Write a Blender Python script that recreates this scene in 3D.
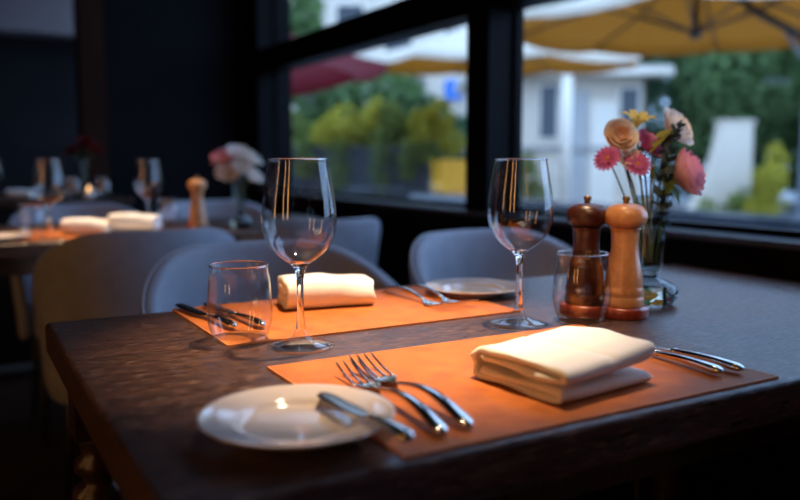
import bpy, math, random
from mathutils import Vector, Matrix, Euler, noise

for o in list(bpy.data.objects):
    bpy.data.objects.remove(o)
scene = bpy.context.scene
COL = scene.collection
PI = math.pi
R = math.radians

# ------------------------------------------------------------------ camera
cam_d = bpy.data.cameras.new('camera')
cam = bpy.data.objects.new('camera', cam_d)
COL.objects.link(cam)
cam.location = (0, 0, 0.975)
cam.rotation_euler = (R(90 - 6.532), 0, R(-29.795))
cam_d.sensor_width = 36.0
cam_d.lens = 786 * 36 / 800
cam_d.clip_start = 0.01
cam_d.clip_end = 200
cam_d.dof.use_dof = True
cam_d.dof.focus_distance = 0.96
cam_d.dof.aperture_fstop = 2.4
scene.camera = cam

# ------------------------------------------------------------------ sky
world = bpy.data.worlds.new('sky')
scene.world = world
world.use_nodes = True
bg = world.node_tree.nodes['Background']
bg.inputs['Color'].default_value = (0.375, 0.59, 1.0, 1)      # even overcast dusk sky
bg.inputs['Strength'].default_value = 4.3

# ------------------------------------------------------------------ picture settings
vs = scene.view_settings
vs.view_transform = 'Standard'
vs.look = 'None'
vs.exposure = 0.0
vs.gamma = 1.0
vs.use_curve_mapping = False
cy = scene.cycles
cy.use_denoising = True
cy.max_bounces = 14
cy.transparent_max_bounces = 32
cy.transmission_bounces = 14
cy.glossy_bounces = 6
cy.sample_clamp_indirect = 150.0
cy.caustics_reflective = True
cy.caustics_refractive = True
cy.blur_glossy = 0.6

WARM = (1.0, 0.70, 0.42)

# ------------------------------------------------------------------ node materials
MATS = {}


def new_mat(name):
    m = bpy.data.materials.new(name)
    m.use_nodes = True
    return m, m.node_tree.nodes, m.node_tree.links


def pmat(name, color, rough=0.5, metal=0.0, color2=None, nscale=8.0, stretch=(1, 1, 1), detail=4.0,
         bump=0.0, bscale=None, spec=0.5, coat=0.0, sheen=0.0, sss=0.0, lo=0.35, hi=0.65, rough2=None):
    m, N, L = new_mat(name)
    b = N['Principled BSDF']
    b.inputs['Base Color'].default_value = (*color, 1)
    b.inputs['Roughness'].default_value = rough
    b.inputs['Metallic'].default_value = metal
    b.inputs['Specular IOR Level'].default_value = spec
    b.inputs['Coat Weight'].default_value = coat
    if sheen:
        b.inputs['Sheen Weight'].default_value = sheen
        b.inputs['Sheen Roughness'].default_value = 0.5
    if sss:
        b.inputs['Subsurface Weight'].default_value = sss
        b.inputs['Subsurface Radius'].default_value = (0.01, 0.006, 0.004)
    if color2 or bump or rough2 is not None:
        tc = N.new('ShaderNodeTexCoord')
        mp = N.new('ShaderNodeMapping')
        mp.inputs['Scale'].default_value = stretch
        L.new(tc.outputs['Object'], mp.inputs['Vector'])
        nz = N.new('ShaderNodeTexNoise')
        nz.inputs['Scale'].default_value = nscale
        nz.inputs['Detail'].default_value = detail
        L.new(mp.outputs['Vector'], nz.inputs['Vector'])
        if color2:
            cr = N.new('ShaderNodeValToRGB')
            cr.color_ramp.elements[0].position = lo
            cr.color_ramp.elements[1].position = hi
            cr.color_ramp.elements[0].color = (*color, 1)
            cr.color_ramp.elements[1].color = (*color2, 1)
            L.new(nz.outputs['Fac'], cr.inputs['Fac'])
            L.new(cr.outputs['Color'], b.inputs['Base Color'])
        if rough2 is not None:
            mr = N.new('ShaderNodeMapRange')
            mr.inputs['From Min'].default_value = 0.3
            mr.inputs['From Max'].default_value = 0.7
            mr.inputs['To Min'].default_value = rough
            mr.inputs['To Max'].default_value = rough2
            L.new(nz.outputs['Fac'], mr.inputs['Value'])
            L.new(mr.outputs['Result'], b.inputs['Roughness'])
        if bump:
            nb = nz
            if bscale:
                nb = N.new('ShaderNodeTexNoise')
                nb.inputs['Scale'].default_value = bscale
                nb.inputs['Detail'].default_value = 3
                L.new(mp.outputs['Vector'], nb.inputs['Vector'])
            bp = N.new('ShaderNodeBump')
            bp.inputs['Strength'].default_value = bump
            bp.inputs['Distance'].default_value = 0.002
            L.new(nb.outputs['Fac'], bp.inputs['Height'])
            L.new(bp.outputs['Normal'], b.inputs['Normal'])
    MATS[name] = m
    return m


def clear_mat(name, tint=(1, 1, 1), f0=0.045, rough=0.0, edge=(0.8, 0.82, 0.84)):
    """thin clear glass wall: see-through, mirror-like towards grazing angles (Schlick)"""
    m, N, L = new_mat(name)
    N.remove(N['Principled BSDF'])
    out = N['Material Output']
    lw = N.new('ShaderNodeLayerWeight')
    lw.inputs['Blend'].default_value = 0.5
    pw = N.new('ShaderNodeMath'); pw.operation = 'POWER'
    pw.inputs[1].default_value = 5.0
    L.new(lw.outputs['Facing'], pw.inputs[0])
    mr = N.new('ShaderNodeMapRange')
    mr.inputs['To Min'].default_value = f0
    mr.inputs['To Max'].default_value = 1.0
    L.new(pw.outputs[0], mr.inputs['Value'])
    pe = N.new('ShaderNodeMath'); pe.operation = 'POWER'
    pe.inputs[1].default_value = 3.0
    L.new(lw.outputs['Facing'], pe.inputs[0])
    mc = N.new('ShaderNodeMix'); mc.data_type = 'RGBA'
    mc.inputs['A'].default_value = (*tint, 1)
    mc.inputs['B'].default_value = (*[t * e for t, e in zip(tint, edge)], 1)
    L.new(pe.outputs[0], mc.inputs['Factor'])
    tr = N.new('ShaderNodeBsdfTransparent')
    L.new(mc.outputs['Result'], tr.inputs['Color'])
    gl = N.new('ShaderNodeBsdfGlossy')
    gl.inputs['Roughness'].default_value = rough
    mx = N.new('ShaderNodeMixShader')
    L.new(mr.outputs['Result'], mx.inputs['Fac'])
    L.new(tr.outputs[0], mx.inputs[1])
    L.new(gl.outputs[0], mx.inputs[2])
    L.new(mx.outputs[0], out.inputs['Surface'])
    MATS[name] = m
    return m


def glass_mat(name, color=(1, 1, 1), ior=1.5):
    m, N, L = new_mat(name)
    N.remove(N['Principled BSDF'])
    g = N.new('ShaderNodeBsdfGlass')
    g.inputs['Color'].default_value = (*color, 1)
    g.inputs['Roughness'].default_value = 0.0
    g.inputs['IOR'].default_value = ior
    L.new(g.outputs[0], N['Material Output'].inputs['Surface'])
    MATS[name] = m
    return m


def sheet_mat(name, color, tcolor, fac=0.5, rough=0.7, edge=None, inner=None):
    """thin sheet (cloth, leaf, petal) that also lets light through"""
    m, N, L = new_mat(name)
    b = N['Principled BSDF']
    b.inputs['Base Color'].default_value = (*color, 1)
    b.inputs['Roughness'].default_value = rough
    b.inputs['Specular IOR Level'].default_value = 0.12
    tc = N.new('ShaderNodeTexCoord')
    nz = N.new('ShaderNodeTexNoise')
    nz.inputs['Scale'].default_value = 60
    L.new(tc.outputs['Object'], nz.inputs['Vector'])
    mc = N.new('ShaderNodeMix'); mc.data_type = 'RGBA'
    mc.inputs['A'].default_value = (*[c * 0.85 for c in color], 1)
    mc.inputs['B'].default_value = (*[min(1, c * 1.1) for c in color], 1)
    L.new(nz.outputs['Fac'], mc.inputs['Factor'])
    last = mc.outputs['Result']
    if edge:                                       # petal rims of another tint (UV v runs base to rim)
        uv = N.new('ShaderNodeUVMap')
        sp = N.new('ShaderNodeSeparateXYZ')
        L.new(uv.outputs['UV'], sp.inputs[0])
        er = N.new('ShaderNodeMapRange')
        er.inputs['From Min'].default_value = 0.62
        er.inputs['From Max'].default_value = 1.0
        L.new(sp.outputs['Y'], er.inputs['Value'])
        me = N.new('ShaderNodeMix'); me.data_type = 'RGBA'
        me.inputs['B'].default_value = (*edge, 1)
        L.new(er.outputs['Result'], me.inputs['Factor'])
        L.new(last, me.inputs['A'])
        last = me.outputs['Result']
    t = N.new('ShaderNodeBsdfTranslucent')
    t.inputs['Color'].default_value = (*tcolor, 1)
    if inner:                                      # own underside colour; on tan canvas the pale top is painted sky light
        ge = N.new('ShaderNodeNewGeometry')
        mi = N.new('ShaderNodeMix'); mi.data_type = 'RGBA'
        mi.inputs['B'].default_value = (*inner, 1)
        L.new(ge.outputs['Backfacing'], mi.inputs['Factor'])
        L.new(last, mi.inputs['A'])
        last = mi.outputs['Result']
    L.new(last, b.inputs['Base Color'])
    mx = N.new('ShaderNodeMixShader')
    mx.inputs['Fac'].default_value = fac
    L.new(b.outputs[0], mx.inputs[1])
    L.new(t.outputs[0], mx.inputs[2])
    L.new(mx.outputs[0], N['Material Output'].inputs['Surface'])
    MATS[name] = m
    return m


def emit_mat(name, color, strength):
    m, N, L = new_mat(name)
    b = N['Principled BSDF']
    b.inputs['Base Color'].default_value = (*color, 1)
    b.inputs['Emission Color'].default_value = (*color, 1)
    b.inputs['Emission Strength'].default_value = strength
    MATS[name] = m
    return m


def wood_mat(name, dark, light, rough, rough2, sx=5, sy=90, bump=0.25, coat=0.0, speck=None, spec=0.5):
    m, N, L = new_mat(name)
    b = N['Principled BSDF']
    b.inputs['Coat Weight'].default_value = coat
    b.inputs['Specular IOR Level'].default_value = spec
    tc = N.new('ShaderNodeTexCoord')
    mp = N.new('ShaderNodeMapping')
    mp.inputs['Scale'].default_value = (sx, sy, sy)
    L.new(tc.outputs['Object'], mp.inputs['Vector'])
    n1 = N.new('ShaderNodeTexNoise')
    n1.inputs['Scale'].default_value = 1.0
    n1.inputs['Detail'].default_value = 6
    n1.inputs['Roughness'].default_value = 0.65
    n1.inputs['Distortion'].default_value = 0.4
    L.new(mp.outputs['Vector'], n1.inputs['Vector'])
    mp2 = N.new('ShaderNodeMapping')
    mp2.inputs['Scale'].default_value = (sx * 10, sy * 4, sy * 4)
    L.new(tc.outputs['Object'], mp2.inputs['Vector'])
    n2 = N.new('ShaderNodeTexNoise')
    n2.inputs['Scale'].default_value = 1.0
    n2.inputs['Detail'].default_value = 3
    L.new(mp2.outputs['Vector'], n2.inputs['Vector'])
    cr = N.new('ShaderNodeValToRGB')
    cr.color_ramp.elements[0].position = 0.38
    cr.color_ramp.elements[1].position = 0.68
    cr.color_ramp.elements[0].color = (*dark, 1)
    cr.color_ramp.elements[1].color = (*light, 1)
    L.new(n1.outputs['Fac'], cr.inputs['Fac'])
    last = cr.outputs['Color']
    if speck:
        r2 = N.new('ShaderNodeMapRange')
        r2.inputs['From Min'].default_value = 0.56
        r2.inputs['From Max'].default_value = 0.72
        L.new(n2.outputs['Fac'], r2.inputs['Value'])
        mc = N.new('ShaderNodeMix'); mc.data_type = 'RGBA'
        mc.inputs['B'].default_value = (*speck, 1)
        L.new(r2.outputs['Result'], mc.inputs['Factor'])
        L.new(last, mc.inputs['A'])
        last = mc.outputs['Result']
    L.new(last, b.inputs['Base Color'])
    mr = N.new('ShaderNodeMapRange')
    mr.inputs['From Min'].default_value = 0.3
    mr.inputs['From Max'].default_value = 0.7
    mr.inputs['To Min'].default_value = rough
    mr.inputs['To Max'].default_value = rough2
    L.new(n2.outputs['Fac'], mr.inputs['Value'])
    L.new(mr.outputs['Result'], b.inputs['Roughness'])
    add = N.new('ShaderNodeMath'); add.operation = 'ADD'
    add.inputs[0].default_value = 0.0
    L.new(n2.outputs['Fac'], add.inputs[1])
    bp = N.new('ShaderNodeBump')
    bp.inputs['Strength'].default_value = bump
    bp.inputs['Distance'].default_value = 0.001
    L.new(add.outputs[0], bp.inputs['Height'])
    L.new(bp.outputs['Normal'], b.inputs['Normal'])
    MATS[name] = m
    return m


wood_mat('table_wood', (0.024, 0.010, 0.007), (0.075, 0.033, 0.021), 0.24, 0.55, bump=0.5, speck=(0.22, 0.11, 0.065), spec=0.5)
wood_mat('leg_wood', (0.025, 0.011, 0.007), (0.06, 0.028, 0.016), 0.25, 0.4, sx=20, sy=20)
wood_mat('pale_wood', (0.50, 0.22, 0.085), (0.66, 0.32, 0.14), 0.28, 0.4, sx=60, sy=60, bump=0.05, coat=0.3)
wood_mat('dark_wood', (0.035, 0.008, 0.004), (0.075, 0.016, 0.008), 0.28, 0.4, sx=60, sy=60, bump=0.02, coat=0.15)
wood_mat('red_wood', (0.22, 0.028, 0.012), (0.32, 0.05, 0.02), 0.25, 0.35, sx=60, sy=60, bump=0.04, coat=0.4)
wood_mat('floor_wood', (0.02, 0.013, 0.01), (0.05, 0.033, 0.022), 0.4, 0.55, sx=2, sy=16)
pmat('leather_mat', (0.33, 0.085, 0.014), 0.55, color2=(0.50, 0.145, 0.026), nscale=34, detail=9, bump=0.35, bscale=420, rough2=0.65, spec=0.25, lo=0.3, hi=0.7)
pmat('leather_edge', (0.70, 0.27, 0.09), 0.6, color2=(0.6, 0.2, 0.06), nscale=60)
pmat('linen', (0.88, 0.85, 0.80), 0.85, color2=(0.84, 0.81, 0.76), nscale=40, bump=0.25, bscale=900, sheen=0.2, spec=0.2)
pmat('porcelain', (0.66, 0.59, 0.56), 0.10, color2=(0.64, 0.57, 0.54), nscale=6, coat=0.4)
pmat('steel', (0.72, 0.70, 0.68), 0.10, metal=1.0, color2=(0.66, 0.64, 0.62), nscale=30)
pmat('blade_steel', (0.50, 0.48, 0.46), 0.16, metal=1.0, color2=(0.44, 0.42, 0.40), nscale=30, stretch=(1, 12, 1))
pmat('chair_fabric', (0.27, 0.275, 0.33), 0.62, color2=(0.23, 0.235, 0.285), nscale=20, bump=0.2, bscale=500, sheen=0.15)
pmat('chair_piping', (0.30, 0.31, 0.35), 0.55, color2=(0.27, 0.28, 0.32), nscale=50)
pmat('black_metal', (0.012, 0.012, 0.014), 0.4, color2=(0.018, 0.018, 0.02), nscale=30)
pmat('brass', (0.75, 0.52, 0.25), 0.25, metal=1.0, color2=(0.65, 0.44, 0.2), nscale=40)
pmat('edge_highlight', (0.035, 0.037, 0.06), 0.4, color2=(0.03, 0.032, 0.05), nscale=12)  # blue grey stands for the highlight on the sill edge
pmat('knob_brass', (0.30, 0.19, 0.10), 0.35, metal=0.8, color2=(0.25, 0.15, 0.08), nscale=40)
pmat('frame_paint', (0.0025, 0.0025, 0.003), 0.45, color2=(0.0035, 0.0035, 0.0045), nscale=12, spec=0.06)
pmat('sill_paint', (0.012, 0.012, 0.016), 0.45, color2=(0.010, 0.010, 0.014), nscale=12, spec=0.03)
pmat('navy_panel', (0.004, 0.0045, 0.0065), 0.6, color2=(0.006, 0.0065, 0.009), nscale=3, spec=0.06)
pmat('black_wall', (0.003, 0.0035, 0.005), 0.7, color2=(0.005, 0.0055, 0.007), nscale=3, spec=0.12)
pmat('pillar_wood', (0.016, 0.006, 0.003), 0.6, color2=(0.024, 0.009, 0.004), spec=0.1, nscale=4, stretch=(8, 8, 1))
pmat('bulkhead_paint', (0.16, 0.145, 0.15), 0.8, color2=(0.14, 0.13, 0.135), nscale=2)
pmat('ceiling_paint', (0.02, 0.02, 0.022), 0.8, color2=(0.025, 0.025, 0.028), nscale=2, spec=0.12)
pmat('slat_wood', (0.20, 0.085, 0.035), 0.45, color2=(0.28, 0.12, 0.05), nscale=4, stretch=(20, 20, 1))
clear_mat('clear_glass', tint=(0.985, 0.985, 0.985), f0=0.055, edge=(0.95, 0.96, 0.97))
clear_mat('foot_glass', tint=(0.97, 0.98, 0.98), f0=0.085, edge=(0.9, 0.92, 0.94))
clear_mat('vase_glass', tint=(0.86, 0.90, 0.90), f0=0.05)
clear_mat('water_clear', tint=(0.93, 0.95, 0.94), f0=0.02)
clear_mat('window_glass', tint=(0.94, 0.96, 0.96), f0=0.05, edge=(0.95, 0.95, 0.95))
glass_mat('solid_glass')
glass_mat('smoke_glass', (0.80, 0.85, 0.86))
# flowers
sheet_mat('petal_pink', (0.86, 0.53, 0.57), (0.84, 0.42, 0.46), 0.35, edge=(0.76, 0.26, 0.40))
sheet_mat('petal_pink_deep', (0.64, 0.16, 0.38), (0.64, 0.13, 0.34), 0.35, edge=(0.72, 0.30, 0.48))
sheet_mat('petal_cream', (0.90, 0.72, 0.54), (0.92, 0.70, 0.50), 0.35, edge=(0.96, 0.92, 0.84))
sheet_mat('petal_apricot', (0.80, 0.50, 0.30), (0.85, 0.48, 0.26), 0.35, edge=(0.95, 0.84, 0.70))
sheet_mat('petal_peach', (0.95, 0.87, 0.80), (0.95, 0.80, 0.70), 0.35, edge=(0.96, 0.91, 0.86))
sheet_mat('petal_yellow', (0.86, 0.72, 0.26), (0.85, 0.64, 0.14), 0.35)
sheet_mat('petal_dark_red', (0.14, 0.012, 0.014), (0.2, 0.01, 0.012), 0.3)
sheet_mat('leaf_green', (0.14, 0.20, 0.04), (0.30, 0.36, 0.05), 0.4)
sheet_mat('leaf_lime', (0.36, 0.36, 0.08), (0.5, 0.45, 0.06), 0.4)
sheet_mat('leaf_gum', (0.06, 0.085, 0.095), (0.05, 0.08, 0.06), 0.2)
pmat('stem_green', (0.09, 0.12, 0.03), 0.5, color2=(0.12, 0.15, 0.04), nscale=60)
pmat('pollen', (0.45, 0.12, 0.08), 0.8, color2=(0.6, 0.25, 0.1), nscale=300)
# outside
pmat('paving', (0.28, 0.28, 0.29), 0.85, color2=(0.22, 0.22, 0.23), nscale=0.8)
pmat('white_render', (0.74, 0.61, 0.47), 0.85, color2=(0.66, 0.54, 0.42), nscale=0.8)
pmat('grey_render', (0.42, 0.38, 0.35), 0.85, color2=(0.35, 0.32, 0.29), nscale=0.8)
pmat('roof_grey', (0.66, 0.56, 0.46), 0.6, color2=(0.60, 0.51, 0.42), nscale=1.5)
pmat('shutter_grey', (0.46, 0.43, 0.40), 0.6, color2=(0.42, 0.39, 0.36), nscale=3)
pmat('dark_pane', (0.02, 0.025, 0.03), 0.08, color2=(0.03, 0.035, 0.04), nscale=2)
pmat('blue_panel', (0.02, 0.17, 0.62), 0.5, color2=(0.03, 0.2, 0.66), nscale=4)
pmat('white_metal', (0.88, 0.75, 0.60), 0.35, color2=(0.84, 0.71, 0.57), nscale=8)
pmat('mast_grey', (0.38, 0.41, 0.46), 0.4, color2=(0.33, 0.36, 0.41), nscale=8)
pmat('rib_dark', (0.05, 0.04, 0.035), 0.5, color2=(0.07, 0.055, 0.045), nscale=9)
sheet_mat('canvas_tan', (0.92, 0.78, 0.60), (0.40, 0.125, 0.008), 0.34, inner=(0.36, 0.155, 0.030))  # pale top colour paints the sky's brightness onto tan cloth
sheet_mat('canvas_red', (0.14, 0.006, 0.010), (0.12, 0.002, 0.005), 0.3, inner=(0.14, 0.005, 0.008))
pmat('planter_dark', (0.035, 0.038, 0.045), 0.7, color2=(0.05, 0.053, 0.06), nscale=4)
pmat('yellow_paint', (0.95, 0.50, 0.004), 0.45, color2=(0.92, 0.47, 0.004), nscale=6)
pmat('bark', (0.05, 0.04, 0.032), 0.9, color2=(0.08, 0.065, 0.05), nscale=14, bump=0.6)
sheet_mat('tree_dark', (0.085, 0.145, 0.075), (0.06, 0.15, 0.05), 0.3)
sheet_mat('tree_mid', (0.17, 0.25, 0.10), (0.14, 0.25, 0.06), 0.35)
sheet_mat('bush_lime', (0.50, 0.42, 0.06), (0.42, 0.38, 0.04), 0.4)
sheet_mat('bush_green', (0.24, 0.28, 0.08), (0.20, 0.26, 0.05), 0.4)
pmat('rail_blue', (0.05, 0.06, 0.08), 0.25, color2=(0.06, 0.07, 0.09), nscale=5)
emit_mat('bulb_glow', (1.0, 0.72, 0.42), 14.0)
emit_mat('flame_glow', (1.0, 0.55, 0.22), 6.0)
emit_mat('streak_glow', (1.0, 0.47, 0.15), 7.5)  # glow of the added columns that streak the glasses


# ------------------------------------------------------------------ geometry helpers
class MB:
    def __init__(s):
        s.v, s.f = [], []

    def add(s, verts, faces):
        n = len(s.v)
        s.v += [tuple(v) for v in verts]
        s.f += [tuple(i + n for i in f) for f in faces]
        return s

    def box(s, x0, x1, y0, y1, z0, z1):
        v = [(x0, y0, z0), (x1, y0, z0), (x1, y1, z0), (x0, y1, z0), (x0, y0, z1), (x1, y0, z1), (x1, y1, z1), (x0, y1, z1)]
        f = [(0, 3, 2, 1), (4, 5, 6, 7), (0, 1, 5, 4), (1, 2, 6, 5), (2, 3, 7, 6), (3, 0, 4, 7)]
        return s.add(v, f)

    def lathe(s, prof, n=48, closed=False, c=(0, 0, 0)):
        """revolve (r, z) points about Z; r == 0 ends become poles"""
        rings, verts, faces = [], [], []
        for r, z in prof:
            if r < 1e-7:
                rings.append([len(verts)])
                verts.append((c[0], c[1], c[2] + z))
            else:
                rings.append(list(range(len(verts), len(verts) + n)))
                for i in range(n):
                    a = 2 * PI * i / n
                    verts.append((c[0] + r * math.cos(a), c[1] + r * math.sin(a), c[2] + z))
        pairs = list(zip(rings, rings[1:]))
        if closed:
            pairs.append((rings[-1], rings[0]))
        for a, b in pairs:
            for i in range(n):
                j = (i + 1) % n
                if len(a) == 1 and len(b) == 1:
                    continue
                if len(a) == 1:
                    faces.append((a[0], b[j], b[i]))
                elif len(b) == 1:
                    faces.append((a[i], a[j], b[0]))
                else:
                    faces.append((a[i], a[j], b[j], b[i]))
        return s.add(verts, faces)

    def loft(s, secs, cap=True, closed=True, loop=False):
        """join equal-length vertex rings"""
        n = len(secs[0])
        verts = [p for q in secs for p in q]
        faces = []
        m = len(secs)
        for k in range(m if loop else m - 1):
            a, b = k * n, ((k + 1) % m) * n
            for i in range(n if closed else n - 1):
                j = (i + 1) % n
                faces.append((a + i, a + j, b + j, b + i))
        if cap and not loop and closed:
            faces.append(tuple(range(n))[::-1])
            faces.append(tuple((m - 1) * n + i for i in range(n)))
        return s.add(verts, faces)

    def tube(s, pts, rad, n=10, cap=True):
        pts = [Vector(p) for p in pts]
        if not hasattr(rad, '__len__'):
            rad = [rad] * len(pts)
        secs = []
        prev = None
        for i, p in enumerate(pts):
            t = (pts[min(i + 1, len(pts) - 1)] - pts[max(i - 1, 0)]).normalized()
            if prev is None:
                ref = Vector((0, 0, 1)) if abs(t.z) < 0.9 else Vector((1, 0, 0))
                u = t.cross(ref).normalized()
            else:
                u = (prev - t * prev.dot(t)).normalized()
            prev = u
            w = t.cross(u)
            secs.append([p + rad[i] * (math.cos(2 * PI * k / n) * u + math.sin(2 * PI * k / n) * w) for k in range(n)])
        return s.loft(secs, cap)

    def bar(s, path, n=12, e=2.6):
        """flattened bar along local Y: path rows (y, z, half_width, half_thickness[, x])"""
        secs = []
        for row in path:
            y, z, w, t = row[:4]
            x = row[4] if len(row) > 4 else 0
            ring = []
            for k in range(n):
                a = 2 * PI * k / n
                c, d = math.cos(a), math.sin(a)
                ring.append((x + w * math.copysign(abs(c) ** (2 / e), c), y, z + t * math.copysign(abs(d) ** (2 / e), d)))
            secs.append(ring)
        return s.loft(secs)

    def mesh(s, name, mat, smooth=True):
        me = bpy.data.meshes.new(name)
        me.from_pydata(s.v, [], s.f)
        me.materials.append(MATS[mat])
        me.update()
        import bmesh
        bm = bmesh.new()
        bm.from_mesh(me)
        bmesh.ops.recalc_face_normals(bm, faces=bm.faces)
        bm.to_mesh(me)
        bm.free()
        if smooth:
            me.shade_smooth()
        return me


def link(name, me, parent=None, loc=(0, 0, 0), rot=(0, 0, 0), scale=None):
    o = bpy.data.objects.new(name, me)
    COL.objects.link(o)
    o.location = loc
    o.rotation_euler = rot
    if scale is not None:
        o.scale = scale
    if parent:
        o.parent = parent
    return o


def build(name, mb, mat, parent=None, loc=(0, 0, 0), rot=(0, 0, 0), smooth=True, bevel=0, seg=2, sub=0):
    o = link(name, mb.mesh(name, mat, smooth), parent, loc, rot)
    if bevel:
        b = o.modifiers.new('edge', 'BEVEL')
        b.width = bevel
        b.segments = seg
        b.limit_method = 'ANGLE'
        b.angle_limit = R(35)
        b.harden_normals = True
    if sub:
        q = o.modifiers.new('sub', 'SUBSURF')
        q.levels = sub
        q.render_levels = sub
    return o


def tag(o, label, cat, group=None, kind=None):
    o['label'] = label
    o['category'] = cat
    if group:
        o['group'] = group
    if kind:
        o['kind'] = kind
    return o


def thing(name, label, cat, loc=(0, 0, 0), rz=0.0, group=None):
    o = bpy.data.objects.new(name, None)
    COL.objects.link(o)
    o.empty_display_size = 0.05
    o.location = loc
    o.rotation_euler = (0, 0, rz)
    return tag(o, label, cat, group)


def struct(o, label=None, cat=None):
    o['kind'] = 'structure'
    if label:
        o['label'] = label
    if cat:
        o['category'] = cat
    return o


def copy_tree(o, parent=None):
    c = o.copy()
    COL.objects.link(c)
    c.parent = parent
    for ch in o.children:
        copy_tree(ch, c)
    return c


def dup(o, label, loc, rz=0.0, group=None, tilt=None):
    c = copy_tree(o)
    c.location = loc
    c.rotation_euler = (tilt[0], tilt[1], rz) if tilt else (0, 0, rz)
    c['label'] = label
    if group:
        c['group'] = group
    return c


def sbox(name, x0, x1, y0, y1, z0, z1, mat, label=None, cat=None, parent=None, bevel=0):
    """box whose origin is at its base centre"""
    cx, cyy = (x0 + x1) / 2, (y0 + y1) / 2
    mb = MB().box(x0 - cx, x1 - cx, y0 - cyy, y1 - cyy, 0, z1 - z0)
    o = build(name, mb, mat, parent, (cx, cyy, z0), smooth=False, bevel=bevel)
    if label or parent is None:
        struct(o, label, cat)
    return o


TZ = 0.75          # table height
GX = 1.40          # inner face of the window wall

# ================================================================== the room
sbox('floor', -4.2, 1.6, -4.2, 7.3, -0.1, 0.0, 'floor_wood', 'dark timber floor under the tables', 'floor')
sbox('ceiling', -4.2, 1.6, -4.2, 7.3, 2.70, 2.8, 'ceiling_paint', 'dark ceiling above the dining room', 'ceiling')
sbox('wall_left', -4.3, -4.2, -4.2, 7.3, 0, 2.7, 'black_wall', 'dark wall across the room from the window', 'wall')
sbox('wall_back', -4.2, 1.6, -4.3, -4.2, 0, 2.7, 'black_wall', 'dark wall behind the viewer', 'wall')
sbox('wall_far', -4.2, 1.6, 7.3, 7.4, 0, 2.7, 'black_wall', 'black wall at the far end of the dining room', 'wall')
sbox('wall_panel', 0.70, 1.60, 4.12, 4.24, 0, 2.7, 'navy_panel', 'wide navy black wall panel behind the pink flowers', 'wall')
sbox('wall_pillar', 0.58, 0.695, 4.10, 4.26, 0, 2.7, 'pillar_wood', 'narrow dark brown wooden pillar at the edge of the navy panel', 'pillar')
sbox('trim_bulkhead', -4.2, 1.6, 6.95, 7.29, 1.98, 2.695, 'bulkhead_paint', 'grey bulkhead across the top of the far wall', 'bulkhead')
sbox('wall_sill', GX, 1.58, -4.2, 4.12, 0, 0.80, 'frame_paint', 'black wall below the windows', 'wall')
sbox('trim_sill', GX - 0.015, 1.60, -4.2, 4.11, 0.80, 0.818, 'sill_paint', 'dark blue grey window sill along the wall', 'sill')
sbox('trim_sill_highlight', GX - 0.022, GX - 0.0155, -4.2, 4.11, 0.806, 0.8185, 'edge_highlight', 'thin blue grey strip, a painted highlight along the front of the window sill', 'sill highlight')  # strip added to carry the sill edge's highlight in its colour
sbox('wall_header', GX, 1.58, -4.2, 4.12, 2.32, 2.7, 'frame_paint', 'black wall above the windows', 'wall')
sbox('trim_transom', GX + 0.002, 1.50, 0.2, 3.90, 1.415, 1.530, 'frame_paint', 'thick black transom bar across the windows', 'transom')
sbox('trim_mullion', GX + 0.001, 1.52, 1.92, 2.035, 0.819, 2.319, 'frame_paint', 'wide black mullion between the two windows', 'mullion')
sbox('wall_window_end', GX, 1.58, 3.90, 4.10, 0.819, 2.319, 'frame_paint', 'black wall between the far window and the navy panel', 'wall')
sbox('wall_window_near', GX, 1.58, -4.2, 0.2, 0.819, 2.319, 'frame_paint', 'black wall behind the viewer beside the near window', 'wall')


def window(name, y0, y1, z0, z1, label):
    w = struct(thing(name, label, 'window', (1.505, (y0 + y1) / 2, z0)))
    t = 0.012
    h = z1 - z0
    L2 = (y1 - y0) / 2
    build('stile', MB().box(-.015, .015, -L2, -L2 + t, 0, h), 'frame_paint', w, smooth=False, bevel=.002)
    build('stile', MB().box(-.015, .015, L2 - t, L2, 0, h), 'frame_paint', w, smooth=False, bevel=.002)
    build('rail', MB().box(-.015, .015, -L2 + t, L2 - t, 0, t), 'frame_paint', w, smooth=False, bevel=.002)
    build('rail', MB().box(-.015, .015, -L2 + t, L2 - t, h - t, h), 'frame_paint', w, smooth=False, bevel=.002)
    build('pane', MB().box(-.003, .003, -L2 + t, L2 - t, t, h - t), 'window_glass', w, smooth=False)
    return w


window('window_1', 2.036, 3.899, 0.819, 1.440, 'far lower window pane beyond the wide black mullion')
window('window_2', 2.036, 3.899, 1.505, 2.318, 'far upper window pane above the transom bar')
window('window_3', 0.201, 1.919, 0.819, 1.440, 'near lower window pane behind the mills and flowers')
window('window_4', 0.201, 1.919, 1.505, 2.318, 'near upper window pane above the mills and flowers')


# ================================================================== dining tables
def turned_profile():
    p = [(0.0, 0.0), (0.020, 0.0), (0.024, 0.02), (0.018, 0.045), (0.026, 0.06), (0.026, 0.075), (0.020, 0.09)]
    for k in range(8):
        u = k / 7
        p.append((0.021 + 0.014 * math.sin(u * PI * 0.75), 0.10 + 0.34 * u))
    z = 0.455
    for r in (0.032, 0.036, 0.032):
        p.append((0.022, z)); p.append((r, z + .008)); p.append((r, z + .022)); p.append((0.022, z + .030))
        z += 0.042
    p += [(0.024, 0.585), (0.034, 0.60), (0.0, 0.60)]
    return p


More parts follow.
